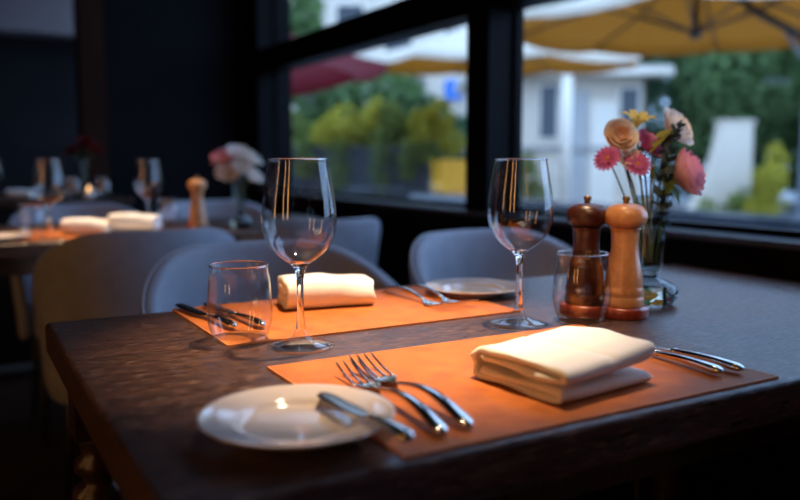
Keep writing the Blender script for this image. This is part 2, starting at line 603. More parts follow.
def make_table(loc, lx, ly, label):
    t = thing('dining_table', label, 'table', loc, 0, 'dining tables of the restaurant')
    mb = MB().box(-lx / 2, lx / 2, -ly / 2, ly / 2, TZ - 0.045, TZ)
    build('table_top', mb, 'table_wood', t, bevel=0.007, seg=4, smooth=False)
    a = 0.055
    zz0, zz1 = TZ - 0.095, TZ - 0.0455
    for (x0, x1, y0, y1) in ((-lx / 2 + a, lx / 2 - a, -ly / 2 + a, -ly / 2 + a + .02), (-lx / 2 + a, lx / 2 - a, ly / 2 - a - .02, ly / 2 - a),
                             (-lx / 2 + a, -lx / 2 + a + .02, -ly / 2 + a + .021, ly / 2 - a - .021), (lx / 2 - a - .02, lx / 2 - a, -ly / 2 + a + .021, ly / 2 - a - .021)):
        build('apron', MB().box(x0, x1, y0, y1, zz0, zz1), 'leg_wood', t, smooth=False, bevel=.002)
    me = None
    for sx in (-1, 1):
        for sy in (-1, 1):
            if me is None:
                mb = MB().lathe(turned_profile(), 24).box(-.032, .032, -.032, .032, 0.598, TZ - 0.046)
                me = mb.mesh('leg', 'leg_wood')
                me.shade_flat()
                for p in me.polygons:
                    p.use_smooth = len(p.vertices) == 4 and abs(p.normal.z) < 0.95 and p.area < 0.002
            link('leg', me, t, (sx * (lx / 2 - .055), sy * (ly / 2 - .055), 0))
    return t


TX0, TX1, TY0, TY1 = 0.105, 1.365, 0.485, 1.182
make_table(((TX0 + TX1) / 2, (TY0 + TY1) / 2, 0), TX1 - TX0, TY1 - TY0, 'large dark wood table in front with orange mats and two wine glasses')
make_table((0.62, 2.70, 0), 1.26, 0.70, 'dark wood table behind the front chairs, set with glasses and pink flowers')
make_table((-0.15, 5.35, 0), 1.26, 0.70, 'dark wood table at the far end of the room, mostly in shadow')


# ================================================================== chairs
def chair_proto():
    t = thing('tub_chair', 'x', 'chair', (0, 0, 0), 0, 'grey upholstered tub chairs')
    plan = []
    rx, ry, arm = 0.232, 0.225, 0.15
    pts = []
    for k in range(8):
        pts.append((-rx, arm * (1 - k / 8)))
    for k in range(33):
        a = PI * k / 32
        pts.append((-rx * math.cos(a), -ry * math.sin(a)))
    for k in range(1, 9):
        pts.append((rx, arm * k / 8))
    # arc length from the back centre
    mid = len(pts) // 2
    s = [0] * len(pts)
    for i in range(mid + 1, len(pts)):
        s[i] = s[i - 1] + math.dist(pts[i], pts[i - 1])
    for i in range(mid - 1, -1, -1):
        s[i] = s[i + 1] + math.dist(pts[i], pts[i + 1])
    secs, pip = [], []
    th = 0.017
    for i, (x, y) in enumerate(pts):
        a = pts[max(i - 1, 0)]
        b = pts[min(i + 1, len(pts) - 1)]
        d = Vector((b[0] - a[0], b[1] - a[1], 0)).normalized()
        n = Vector((d.y, -d.x, 0))                         # outward
        if n.dot(Vector((x, y - 0.05, 0))) < 0:
            n = -n
        u = min(max((s[i] - 0.10) / 0.40, 0), 1)
        u = u * u * (3 - 2 * u)
        zt = 0.805 - 0.165 * u
        edge = max(0, s[i] - (s[0] - 0.035)) / 0.035
        zt -= 0.05 * edge * edge
        zb = 0.36 + 0.03 * edge
        ring = []
        lean = lambda z: 0.045 * ((z - 0.36) / 0.44) ** 1.3 - 0.015
        for k in range(7):                                  # up the outside
            z = zb + (zt - th - zb) * k / 6
            ring.append(Vector((x, y, 0)) + n * (th + lean(z)) + Vector((0, 0, z)))
        for k in range(1, 6):                               # over the rounded top
            aa = PI * k / 6
            z = zt - th + th * math.sin(aa)
            ring.append(Vector((x, y, 0)) + n * (th * math.cos(aa) + lean(z)) + Vector((0, 0, z)))
        for k in range(6, -1, -1):
            z = zb + (zt - th - zb) * k / 6
            ring.append(Vector((x, y, 0)) + n * (-th + lean(z)) + Vector((0, 0, z)))
        secs.append(ring)
        zz = zt
        pip.append(Vector((x, y, 0)) + n * (lean(zz) + th * 0.62) + Vector((0, 0, zt - th * 0.20)))
    b = build('backrest', MB().loft(secs), 'chair_fabric', t)
    build('piping', MB().tube(pip[2:-2], 0.0035, 6), 'chair_piping', b)
    # seat cushion
    prof = [(0.0, 0.36), (0.92, 0.36), (1.0, 0.385), (1.0, 0.43), (0.94, 0.455), (0.6, 0.465), (0.0, 0.468)]
    secs = []
    for r, z in prof:
        ring = []
        for k in range(40):
            a = 2 * PI * k / 40
            c, d = math.cos(a), math.sin(a)
            e = 3.0
            x = 0.205 * math.copysign(abs(c) ** (2 / e), c)
            y = 0.215 * math.copysign(abs(d) ** (2 / e), d) + 0.02
            ring.append((x * max(r, .001), (y - .02) * max(r, .001) + .02, z))
        secs.append(ring)
    build('seat', MB().loft(secs), 'chair_fabric', t)
    leg = MB().tube([(0, 0, 0), (0, 0, 0.38)], [0.010, 0.016], 12).mesh('leg', 'black_metal')
    for sx in (-1, 1):
        for sy in (-1, 1):
            link('leg', leg, t, (sx * .185, sy * .175 + .01, 0), (R(sy * 4), R(-sx * 4), 0))
    return t


def set_chair(o, label, x, y, rz):
    o.location = (x, y, 0)
    o.rotation_euler = (0, 0, rz)
    o['label'] = label


chair0 = chair_proto()
CH = [('grey tub chair facing us across the front table, behind the folded napkin', 0.535, 1.33, PI),
      ('grey tub chair facing us across the front table, behind the small white plate', 1.095, 1.33, PI),
      ('shadowed grey brown tub chair with its back to us, drawn up to the second table', 0.435, 2.20, 0.0),
      ('grey tub chair with its back to us behind the rim of the front wine glass', 0.935, 2.30, R(8)),
      ('grey tub chair on the far side of the second table, behind the folded napkin', 0.42, 3.06, PI),
      ('grey tub chair on the far side of the second table, behind the wooden mill', 0.94, 3.04, PI),
      ('dark tub chair at the near side of the front table, only its arm in view', 0.475, 0.318, 0.0)]
for i, (lb, x, y, rz) in enumerate(CH):
    c = chair0 if i == 0 else copy_tree(chair0)
    set_chair(c, lb, x, y, rz)


# ================================================================== place settings
def make_mat(loc, label, d=0.298):
    t = thing('place_mat', label, 'placemat', loc, 0, 'orange leather placemats')
    w = 0.444
    build('leather_sheet', MB().box(-w / 2, w / 2, -d / 2, d / 2, 0, 0.0025), 'leather_mat', t, smooth=False, bevel=.0008)
    for (x0, x1, y0, y1) in ((-w / 2 - .0012, w / 2 + .0012, -d / 2 - .0012, -d / 2), (-w / 2 - .0012, w / 2 + .0012, d / 2, d / 2 + .0012),
                             (-w / 2 - .0012, -w / 2, -d / 2, d / 2), (w / 2, w / 2 + .0012, -d / 2, d / 2)):
        build('cut_edge', MB().box(x0, x1, y0, y1, 0, 0.0026), 'leather_edge', t, smooth=False)
    return t


MZ = TZ + 0.0027
mat0 = make_mat((0.5115, 0.644, TZ), 'orange leather placemat nearest us, under the big folded napkin')
make_mat((0.505, 1.0465, TZ), 'orange leather placemat on the far side of the front table', 0.268)
dup(mat0, 'orange leather placemat on the second table under a bright napkin', (0.36, 2.54, TZ))


def make_wine(loc, label):
    t = thing('wine_glass', label, 'wine glass', loc, 0, 'stemmed wine glasses')
    foot = [(0, 0.0012), (0.030, 0.0004), (0.0395, 0.0), (0.0407, 0.0008), (0.0400, 0.0018), (0.030, 0.0038), (0.018, 0.0070), (0.010, 0.0125), (0.0068, 0.020)]
    build('foot', MB().lathe(foot, 64), 'foot_glass', t)
    stem = [(0.0068, 0.020), (0.0050, 0.030), (0.0042, 0.045), (0.0040, 0.065), (0.0043, 0.082), (0.0058, 0.092), (0.0090, 0.0985), (0.0130, 0.1020), (0.010, 0.1030), (0.0, 0.1034)]
    build('stem', MB().lathe(stem, 32), 'solid_glass', t)
    out = [(0.0133, 0.1022), (0.020, 0.1065), (0.028, 0.1130), (0.0355, 0.1215), (0.0408, 0.1310), (0.0441, 0.1420), (0.0451, 0.152), (0.0446, 0.164),
           (0.0432, 0.177), (0.0409, 0.192), (0.0383, 0.207), (0.0354, 0.222), (0.0350, 0.2245)]
    wall = 0.0011
    inn = []
    for i, (r, z) in enumerate(out):
        a, b = out[max(i - 1, 0)], out[min(i + 1, len(out) - 1)]
        dx, dz = b[0] - a[0], b[1] - a[1]
        l = math.hypot(dx, dz)
        inn.append((r - wall * dz / l, z + wall * dx / l))
    prof = out + [(0.0351, 0.2252), (0.0346, 0.2258), (0.0339, 0.2254)] + inn[::-1][1:]
    build('rim', MB().lathe([(0.0346 + .0010 * math.cos(a * PI / 4), 0.2262 + .0010 * math.sin(a * PI / 4)) for a in range(8)], 72, closed=True), 'solid_glass', t)
    build('bowl', MB().lathe(prof, 72), 'clear_glass', t)
    return t


wine0 = make_wine((0.361, 0.873, TZ), 'empty wine glass in front of the rolled napkin, beside the left tumbler')
dup(wine0, 'empty wine glass standing between the big folded napkin and the mills', (0.673, 0.846, TZ))
dup(wine0, 'blurred wine glass at the end of the second table by the frame edge', (0.245, 2.43, TZ))
dup(wine0, 'blurred wine glass in the middle of the second table, before the navy panel', (0.557, 2.61, TZ))
dup(wine0, 'blurred wine glass on the dark table at the far end', (0.23, 5.15, TZ))


def make_tumbler(loc, label):
    t = thing('tumbler', label, 'tumbler', loc, 0, 'stemless water tumblers')
    base = [(0, 0.0), (0.0275, 0.0), (0.0312, 0.0018), (0.0335, 0.006), (0.0326, 0.0072), (0.028, 0.0075), (0, 0.0070)]
    build('base', MB().lathe(base, 64), 'foot_glass', t)
    out = [(0.0337, 0.0062), (0.0362, 0.013), (0.0390, 0.023), (0.0403, 0.034), (0.0402, 0.045), (0.0392, 0.060), (0.0377, 0.076), (0.0358, 0.0945)]
    inn = [(r - 0.0011, z) for r, z in out]
    prof = out + [(0.0360, 0.0952), (0.0354, 0.0960), (0.0346, 0.0954)] + inn[::-1][1:]
    build('rim', MB().lathe([(0.0354 + .0011 * math.cos(a * PI / 4), 0.0962 + .0011 * math.sin(a * PI / 4)) for a in range(8)], 72, closed=True), 'solid_glass', t)
    build('wall', MB().lathe(prof, 72), 'clear_glass', t)
    return t


tum0 = make_tumbler((0.3055, 0.934, TZ), 'stemless tumbler beside the wine glass, knives seen through it')
dup(tum0, 'stemless tumbler in front of the dark pepper mill', (0.762, 0.818, TZ))
dup(tum0, 'blurred tumbler at the end of the second table beside a wine glass', (0.205, 2.50, TZ))
dup(tum0, 'blurred tumbler on the second table beside the wooden mill', (0.630, 2.66, TZ))


def make_plate(loc, label):
    t = tag(build('side_plate', MB().lathe(
        [(0, 0.0050), (0.044, 0.0050), (0.0475, 0.0056), (0.0505, 0.0088), (0.0525, 0.0104), (0.056, 0.0112), (0.070, 0.0132), (0.0785, 0.0148), (0.0805, 0.0155), (0.0812, 0.0148),
         (0.0802, 0.0136), (0.068, 0.0102), (0.054, 0.0050), (0.050, 0.0006), (0.048, 0.0), (0.0455, 0.0006), (0.045, 0.0025), (0, 0.0025)], 96),
        'porcelain', None, loc), label, 'plate', 'white side plates')
    return t


plate0 = make_plate((0.240, 0.590, MZ), 'white side plate nearest us with a butter knife on it')
dup(plate0, 'white side plate at the far edge of the front table', (0.758, 1.075, TZ))
dup(plate0, 'blurred white plate at the end of the second table', (0.12, 2.46, TZ))
dup(plate0, 'blurred white plate on the second table between napkins', (0.47, 2.445, TZ))


def make_fork(length=0.212):
    """handle towards -Y, tine tips towards +Y, length along Y"""
    t = thing('dinner_fork', 'x', 'fork', (0, 0, 0), 0, 'table forks')
    L = length
    hl = L * 0.60
    rows = []
    for k in range(22):
        u = k / 21
        y = hl * u
        w = 0.0078 - 0.0050 * min(1, u / 0.85) + (0.0005 * (u > .9))
        if u < 0.06:
            w *= math.sqrt(max(0.10, u / 0.06))
        th = 0.0032 - 0.0012 * u
        if u < 0.06:
            th *= math.sqrt(max(0.15, u / 0.06))
        z = 0.004 + 0.0105 * math.sin(PI * min(1, u * 0.92)) ** 1.2
        rows.append((y, z, w, th))
    build('handle', MB().bar(rows), 'steel', t)
    pl = L * 0.155
    rows = []
    for k in range(12):
        u = k / 11
        y = hl - 0.002 + (pl + .002) * u
        w = 0.0026 + (0.0140 - 0.0026) * (u * u * (3 - 2 * u))
        z = rows[-1][1] if rows else 0.0058
        z = 0.0066 - 0.0036 * math.sin(PI * u * 0.5)
        rows.append((y, z, w, 0.0011))
    build('fork_head', MB().bar(rows), 'steel', t)
    y0 = hl + pl - 0.002
    rows = []
    tl = L - y0
    for k in range(12):
        u = k / 11
        rows.append((y0 + tl * u, 0.0030 + 0.0110 * u ** 1.7, 0.0019 * (1 - 0.40 * u) * (0.5 if k == 11 else 1), 0.0011 * (1 - .3 * u)))
    me = MB().bar(rows, 8, 2.2).mesh('tine', 'steel')
    for k in range(4):
        link('tine', me, t, ((k - 1.5) * 0.0082, 0, 0))
    return t


def place(o, label, x, y, z, rz, pitch=0, roll=0):
    o.location = (x, y, z)
    o.rotation_euler = (pitch, roll, rz)
    o['label'] = label


fork0 = make_fork()
place(fork0, 'steel fork beside the near plate, its tines by the plate rim', 0.335, 0.513, MZ, R(-4.3))
f = copy_tree(fork0); f.scale = (1.05, 1.05, 1.05); place(f, 'steel fork lying between the plate fork and the big napkin', 0.3625, 0.516, MZ, R(-2.9))
f = copy_tree(fork0); place(f, 'blurred steel fork across the table next to the rolled napkin', 0.635, 1.165, MZ, R(180))
f = copy_tree(fork0); place(f, 'blurred steel fork across the table next to the far plate', 0.675, 1.165, MZ, R(178))


def make_knife(length=0.205, name='table_knife', cat='knife', butter=False):
    t = thing(name, 'x', cat, (0, 0, 0), 0, 'table knives')
    L = length
    hl = L * (0.40 if butter else 0.44)
    rows = []
    for k in range(18):
        u = k / 17
        w = 0.0070 - 0.0026 * u
        th = 0.0048 - 0.0018 * u
        if u < 0.08:
            q = math.sqrt(max(0.12, u / 0.08))
            w *= q
            th *= q
        rows.append((hl * u, 0.0050 + 0.002 * math.sin(PI * u), w, th))
    build('handle', MB().bar(rows, 14, 2.3), 'steel', t)
    build('collar', MB().bar([(hl - .002, .005, .0048, .0034), (hl + .004, .005, .0044, .003)], 14, 2.3), 'steel', t)
    rows = []
    wb = 0.0090 if butter else 0.0095
    for k in range(20):
        u = k / 19
        y = hl + 0.003 + (L - hl - 0.003) * u
        w = wb * (0.38 + 0.62 * min(1, (u / 0.30)) ** 0.7)
        if u > 0.82:
            w *= math.sqrt(max(0.02, 1 - ((u - 0.82) / 0.18) ** 2))
        rows.append((y, 0.0045, w, 0.0010, -0.002 * min(1, u / .3)))
    build('blade', MB().bar(rows, 10, 3.0), 'blade_steel', t)
    return t


knife0 = make_knife()
place(knife0, 'steel table knife right beside the big folded napkin', 0.680, 0.520, MZ + .0008, R(-3), 0)
k = copy_tree(knife0); place(k, 'steel table knife nearest the right edge of the near mat', 0.7075, 0.516, MZ + .0008, R(-1))
k = copy_tree(knife0); place(k, 'steel knife on the far mat, outermost by the mat corner', 0.315, 0.985, MZ + .0008, R(6))
k = copy_tree(knife0); place(k, 'steel knife on the far mat, next to the rolled napkin', 0.350, 0.972, MZ + .0008, R(5))
bk = make_knife(0.148, 'butter_knife', 'butter knife', True)
place(bk, 'small butter knife leaning across the rim of the near plate', 0.284, 0.480, MZ + 0.0138, R(1.5), R(-1.0))


# ------------------------------------------------------------------ napkins
def ribbon_path(d, h, n_arc=10):
    """centre line (y, z) of a cloth folded like a booklet: spine at +y, open towards -y"""
    t = 0.0060
    zb, zt = t * 0.55, h - t * 0.55
    P = []
    P.append((d * 0.90, zb + 1.15 * t))
    P.append((d * 0.45, zb + 1.10 * t))
    P.append((0.008, zb + 1.12 * t))
    for k in range(1, 6):
        a = PI / 2 + PI * k / 6
        P.append((0.006 + 0.56 * t * math.cos(a), zb + 0.56 * t + 0.56 * t * math.sin(a)))
    P.append((0.010, zb))
    P.append((d * 0.5, zb))
    r = (zt - zb) / 2
    P.append((d - r, zb))
    for k in range(1, n_arc):
        a = -PI / 2 + PI * k / n_arc
        P.append((d - r + r * math.cos(a), zb + r + r * math.sin(a)))
    P.append((d - r, zt))
    P.append((d * 0.5, zt + 0.0006))
    P.append((0.010, zt))
    for k in range(1, 6):
        a = PI / 2 + PI * k / 6
        P.append((0.002 + 0.8 * t * math.cos(a), zt - 0.8 * t + 0.8 * t * math.sin(a)))
    P.append((0.012, zt - 1.6 * t))
    P.append((d * 0.45, zt - 1.35 * t))
    P.append((d * 0.88, zt - 1.35 * t))
    return P, t


def resample(P, n):
    acc = [0]
    for a, b in zip(P, P[1:]):
        acc.append(acc[-1] + math.dist(a, b))
    out = []
    for k in range(n):
        s = acc[-1] * k / (n - 1)
        i = 0
        while i < len(acc) - 2 and acc[i + 1] < s:
            i += 1
        u = (s - acc[i]) / max(1e-9, acc[i + 1] - acc[i])
        out.append((P[i][0] + (P[i + 1][0] - P[i][0]) * u, P[i][1] + (P[i + 1][1] - P[i][1]) * u))
    return out


def cloth(path, th, w, warp, nx=40, n=130):
    pts = resample(path, n)
    loop = []
    N2 = []
    for i, p in enumerate(pts):
        a, b = pts[max(0, i - 1)], pts[min(n - 1, i + 1)]
        dx, dz = b[0] - a[0], b[1] - a[1]
        l = math.hypot(dx, dz) or 1
        N2.append((-dz / l, dx / l))
    half = th / 2 * 0.96
    L1 = [(p[0] + q[0] * half, p[1] + q[1] * half) for p, q in zip(pts, N2)]
    L2 = [(p[0] - q[0] * half, p[1] - q[1] * half) for p, q in zip(pts, N2)]
    ring = L1 + L2[::-1]
    mb = MB()
    secs = []
    for k in range(nx + 1):
        u = k / nx
        x = -w / 2 + w * u
        e = min(u, 1 - u) * nx
        sh = 1.0
        sec = []
        for (y, z) in ring:
            sec.append(warp(x, y, z, u))
        secs.append(sec)
    mb.loft(secs, cap=False)
    m = len(ring)
    for off in (0, nx * m):
        mb.f += [(off + i, off + i + 1, off + m - 2 - i, off + m - 1 - i) for i in range(n - 1)]
    return mb


def warp_big(x, y, z, u):
    nz = noise.noise(Vector((x * 22, y * 22, z * 30)))
    dz = 0.0016 * nz * min(1, z / 0.01)
    # the upper half lifts towards +x and the open side
    if z > 0.014:
        k = min(1, (z - 0.014) / 0.008)
        dz += k * (0.0105 * (u ** 1.6) * (1 - 0.35 * y / 0.13))
        crease = math.exp(-((u - 0.52) / 0.035) ** 2)
        dz -= k * 0.0016 * crease
        y = y + 0.004 * k * u * (1 - y / 0.13)
    e = 0.003 * math.sin(y * 60 + z * 300) * (1 if u > 0.5 else -1) * (abs(u - .5) * 2) ** 6
    return (x + e + 0.0022 * nz, y + 0.0018 * noise.noise(Vector((x * 15, 3, z * 40))), max(0.0004, z + dz))


P, th = ribbon_path(0.124, 0.0335)
nap = build('folded_napkin', cloth(P, th, 0.130, warp_big), 'linen', None, (0.536, 0.5335, MZ + .0003), (0, 0, R(6)))
tag(nap, 'large cream linen napkin folded flat on the near mat', 'napkin', 'linen napkins')


def spiral_path(rw, h):
    """an S of three soft folds seen at the end of a rolled napkin"""
    t = 0.0105
    w = rw
    P = [(w * 0.15, h - 1.5 * t), (w * 0.55, h - 1.45 * t), (w - .010, h - 1.3 * t)]
    for k in range(1, 7):
        a = -PI / 2 + PI * k / 7
        P.append((w - .009 + 0.5 * t * math.cos(a), h - 0.95 * t + 0.45 * t * math.sin(a)))
    P += [(w - .014, h - 0.5 * t), (w * 0.5, h - 0.48 * t), (0.013, h - 0.55 * t)]
    r = (h - t) / 2
    for k in range(1, 12):
        a = PI / 2 + PI * k / 12
        P.append((0.013 + r * 0.8 * math.cos(a), h / 2 + r * math.sin(a)))
    P += [(0.015, 0.5 * t), (w * 0.5, 0.5 * t), (w - .006, 0.52 * t)]
    for k in range(1, 7):
        a = -PI / 2 + PI * k / 7
        P.append((w - .006 + 0.55 * t * math.cos(a), 1.05 * t + 0.55 * t * math.sin(a)))
    P += [(w - .012, 1.6 * t), (w * .5, 1.6 * t), (w * .18, 1.55 * t)]
    return P, t


def warp_roll(x, y, z, u):
    nz = noise.noise(Vector((x * 26 + 5, y * 26, z * 26)))
    sag = 0.004 * math.sin(u * PI * 1.3 + 0.3) * z / 0.045
    twist = (u - 0.5) * 0.012 * (z / 0.045)
    return (x + 0.004 * noise.noise(Vector((u * 2, y * 30, z * 50))), y + twist + 0.002 * nz, max(0.0004, z + (0.0028 * nz + sag) * min(1, z / .012)))


P, th = spiral_path(0.072, 0.043)
roll = build('rolled_napkin', cloth(P, th, 0.136, warp_roll), 'linen', None, (0.490, 1.062, MZ + .0003), (0, 0, R(-10)))
tag(roll, 'cream linen napkin rolled into a bundle on the far mat', 'napkin', 'linen napkins')
dup(roll, 'brightly lit blurred napkin on the second table mat', (0.345, 2.50, MZ + .0003), R(-28))
dup(roll, 'blurred pale napkin lying flat before the glass on the second table', (0.47, 2.445, TZ + .017), R(-30))
dup(roll, 'blurred napkin on the dark table at the far end', (0.36, 5.2, TZ + .0005), R(-20))


# ------------------------------------------------------------------ mills
def make_mill(loc, label, body, name='pepper_mill'):
    t = thing(name, label, 'mill', loc, 0, 'turned wooden mills')
    t.scale = (1.0, 1.0, 1.08)
    build('base', MB().lathe([(0, 0), (0.0350, 0), (0.0365, 0.002), (0.0365, 0.012), (0.035, 0.0145), (0, 0.0145)], 48), 'red_wood', t)
    prof = [(0, 0.0146), (0.0285, 0.0146), (0.0292, 0.017), (0.0292, 0.025), (0.0278, 0.0275), (0.0272, 0.0285), (0.0285, 0.031), (0.0288, 0.037), (0.0270, 0.040)]
    for k in range(15):
        u = k / 14
        prof.append((0.0190 + 0.0078 * (1 + math.cos(PI * min(1, u * 1.35))) / 2 + 0.0012 * max(0, u - .8) * 5, 0.042 + 0.074 * u))
    prof += [(0.0222, 0.1175), (0.0210, 0.1195), (0, 0.1196)]
    build('body', MB().lathe(prof, 48), body, t)
    head = [(0, 0.1198), (0.020, 0.1198), (0.0215, 0.1210), (0.0265, 0.1230), (0.0295, 0.1285), (0.0302, 0.135), (0.0285, 0.1415), (0.0240, 0.1470), (0.0160, 0.1505), (0.006, 0.1515), (0, 0.1515)]
    build('head', MB().lathe(head, 48), body, t)
    build('knob', MB().lathe([(0, 0.1512), (0.0050, 0.1512), (0.0040, 0.1535), (0.0052, 0.1560), (0.0060, 0.1580), (0.0052, 0.1600), (0.002, 0.1610), (0, 0.1611)], 24), 'knob_brass', t)
    return t


mill0 = make_mill((0.8385, 0.814, TZ), 'pale honey wood mill in front of the flower vase', 'pale_wood')
make_mill((0.804, 0.856, TZ), 'dark cherry wood mill beside the pale one', 'dark_wood')
dup(mill0, 'blurred wooden mill on the second table before the pink flowers', (0.695, 2.53, TZ))


# ------------------------------------------------------------------ vase and flowers
def make_vase(loc, label):
    t = thing('glass_vase', label, 'vase', loc, 0, 'glass flower vases')
    foot = [(0, 0.0), (0.024, 0.0), (0.036, 0.004), (0.0425, 0.013), (0.0425, 0.022), (0.036, 0.032), (0.024, 0.038), (0.0125, 0.042), (0.0105, 0.047), (0.013, 0.053), (0.009, 0.0545), (0, 0.055)]
    build('foot', MB().lathe(foot, 48), 'smoke_glass', t)
    out = [(0.0135, 0.0535), (0.0175, 0.060), (0.0195, 0.075), (0.0208, 0.10), (0.0222, 0.13), (0.0245, 0.158), (0.0262, 0.170)]
    inn = [(r - .0016, z + .0004) for r, z in out]
    build('body', MB().lathe(out + [(0.0256, 0.1708)] + inn[::-1], 48), 'vase_glass', t)
    build('water', MB().lathe([(0, 0.0565), (0.0135, 0.0575), (0.0158, 0.061), (0.0176, 0.075), (0.0189, 0.10), (0.0194, 0.112), (0, 0.112)], 40), 'water_clear', t)
    return t


VX, VY = 0.947, 0.864
vase0 = make_vase((VX, VY, TZ), 'footed glass vase of mixed flowers behind the pale mill')
dup(vase0, 'blurred glass vase of pink flowers on the second table', (0.845, 2.56, TZ))
dup(vase0, 'dark glass vase of red flowers on the sideboard by the pillar', (0.555, 3.93, 0.80))


def axis_matrix(center, d, spin=0):
    d = Vector(d).normalized()
    q = Vector((0, 0, 1)).rotation_difference(d)
    return Matrix.Translation(center) @ q.to_matrix().to_4x4() @ Matrix.Rotation(spin, 4, 'Z')


def petal_mesh(mat, R0, H, spread, curl, width_pow=0.6, wave=0.0, tip=0.0, nu=7, nv=7, r_base=0.12, key=[0]):
    key[0] += 1
    V, F = [], []
    for j in range(nv + 1):
        v = j / nv
        r = R0 * (r_base + (1 - r_base) * math.sin(min(1, v * 1.25) * PI / 2)) + curl * v ** 3
        z = H * (v - 0.30 * max(0, curl / max(R0, 1e-6)) * v ** 5)
        wd = math.sin(PI * (0.12 + 0.60 * v ** 0.8)) ** width_pow if tip == 0 else (math.sin(PI * (0.10 + 0.90 * v)) ** width_pow)
        for i in range(nu + 1):
            u = -1 + 2 * i / nu
            a = u * spread * wd
            rr = r + wave * math.sin(u * 7 + key[0]) * v * v
            zz = z - 0.10 * H * u * u * v + wave * math.cos(u * 9 + key[0] * 2) * v * v
            V.append((rr * math.cos(a), rr * math.sin(a), zz))
    for j in range(nv):
        for i in range(nu):
            a = j * (nu + 1) + i
            F.append((a, a + 1, a + nu + 2, a + nu + 1))
    me = bpy.data.meshes.new('petal')
    me.from_pydata(V, [], F)
    me.materials.append(MATS[mat])
    uvl = me.uv_layers.new(name='UVMap')
    for lp in me.loops:
        uvl.data[lp.index].uv = ((lp.vertex_index % (nu + 1)) / nu, (lp.vertex_index // (nu + 1)) / nv)
    me.shade_smooth()
    return me


def put(name, me, root, mtx):
    o = link(name, me, root)
    o.matrix_local = Matrix.Translation(-root.location) @ mtx
    return o


def stem_to(root, pts, r=0.0016, name='stem', mat='stem_green'):
    b = root.location
    P = []
    pts = [Vector(p) for p in pts]
    # quadratic through three points
    for k in range(13):
        u = k / 12
        P.append(((1 - u) ** 2 * pts[0] + 2 * u * (1 - u) * pts[1] + u * u * pts[2]) - b)
    return build(name, MB().tube(P, r, 8), mat, root)


def rose(name, label, c, d, rad, mat, inner, base, op=1.0, group='flowers in the front vase'):
    t = thing(name, label, 'flower', base, 0, group)
    c = Vector(c)
    d = Vector(d).normalized()
    spec = [(0.18, 1.32, 1.30, 0.04, 3, inner), (0.38, 1.38, 1.05, 0.06, 4, inner), (0.60, 1.32, 0.92, 0.14, 4, mat), (0.84, 1.18, 0.84, 0.30, 5, mat), (0.98, 0.98, 0.80, 0.50, 5, mat)]
    for q, (r, h, sp, cu, n, m) in enumerate(spec):
        me = petal_mesh(m, rad * r, rad * h, sp, rad * cu * op, wave=rad * 0.012)
        for k in range(n):
            put('petal', me, t, axis_matrix(c - d * rad * 0.62, d, 2 * PI * k / n + q * 0.7 + (k * .13)))
    cup = MB().lathe([(0, -0.1 * rad), (0.12 * rad, -0.1 * rad), (0.30 * rad, 0.06 * rad), (0.34 * rad, 0.16 * rad), (0, 0.14 * rad)], 16)
    put('calyx', cup.mesh('calyx', 'stem_green'), t, axis_matrix(c - d * rad * 0.66, d))
    mid = (Vector(base) + (c - d * rad * .7)) / 2 - d * 0.0 + Vector((0, 0, 0.035))
    stem_to(t, [Vector(base), mid, c - d * rad * 0.7])
    return t


VB = lambda dx, dy, z=0.815: (VX + dx, VY + dy, z)
rose('pink_rose', 'large pink rose hanging out over the side of the front vase', (0.999, 0.846, 0.954), (0.58, -0.80, 0.36), 0.0350, 'petal_pink', 'petal_pink', VB(.006, -.004), 0.32)
rose('cream_rose', 'round cream rose low on the outer side of the front vase', (0.909, 0.900, 1.012), (-0.35, -0.85, 0.42), 0.0235, 'petal_cream', 'petal_apricot', VB(-.006, .003), 0.45)


def carnation(name, label, c, d, rad, mat, base, n=26, group='flowers in the front vase', stem=True):
    t = thing(name, label, 'flower', base, 0, group)
    c = Vector(c); d = Vector(d).normalized()
    random.seed(len(label))
    mes = [petal_mesh(mat, rad * q, rad * h, 0.55, rad * cu, 0.5, wave=rad * 0.07, nu=8, nv=6, r_base=.05) for q, h, cu in ((0.2, 1.0, 0.10), (0.5, 0.92, 0.22), (0.75, 0.75, 0.3))]
    for k in range(n):
        me = mes[0 if k < n * .25 else (1 if k < n * .6 else 2)]
        put('petal', me, t, axis_matrix(c - d * rad * 0.55, d + Vector([random.uniform(-.12, .12) for _ in range(3)]), k * 2.4))
    put('calyx', MB().lathe([(0, -0.5 * rad), (0.13 * rad, -0.5 * rad), (0.22 * rad, 0.05 * rad), (0, 0.08 * rad)], 14).mesh('calyx', 'stem_green'), t, axis_matrix(c - d * rad * .55, d))
    if stem:
        stem_to(t, [Vector(base), (Vector(base) + c) / 2 + Vector((0, 0, .04)), c - d * rad * 0.9])
    return t


rose('peach_rose', 'pale peach rose with open ruffled petals at the top of the front bouquet', (1.024, 0.892, 1.026), (0.32, -0.75, 0.55), 0.0275, 'petal_peach', 'petal_cream', VB(.006, .004), 0.75)
carnation('pink_carnation', 'small pink carnation in the middle of the front bouquet', (0.958, 0.886, 1.002), (0.1, -0.7, 0.5), 0.024, 'petal_pink_deep', VB(0, .005), 20)
carnation('peach_blossom', 'small peach blossom under the cream rose', (0.920, 0.890, 0.980), (-0.2, -0.8, 0.3), 0.022, 'petal_cream', VB(-.008, .004), 14)


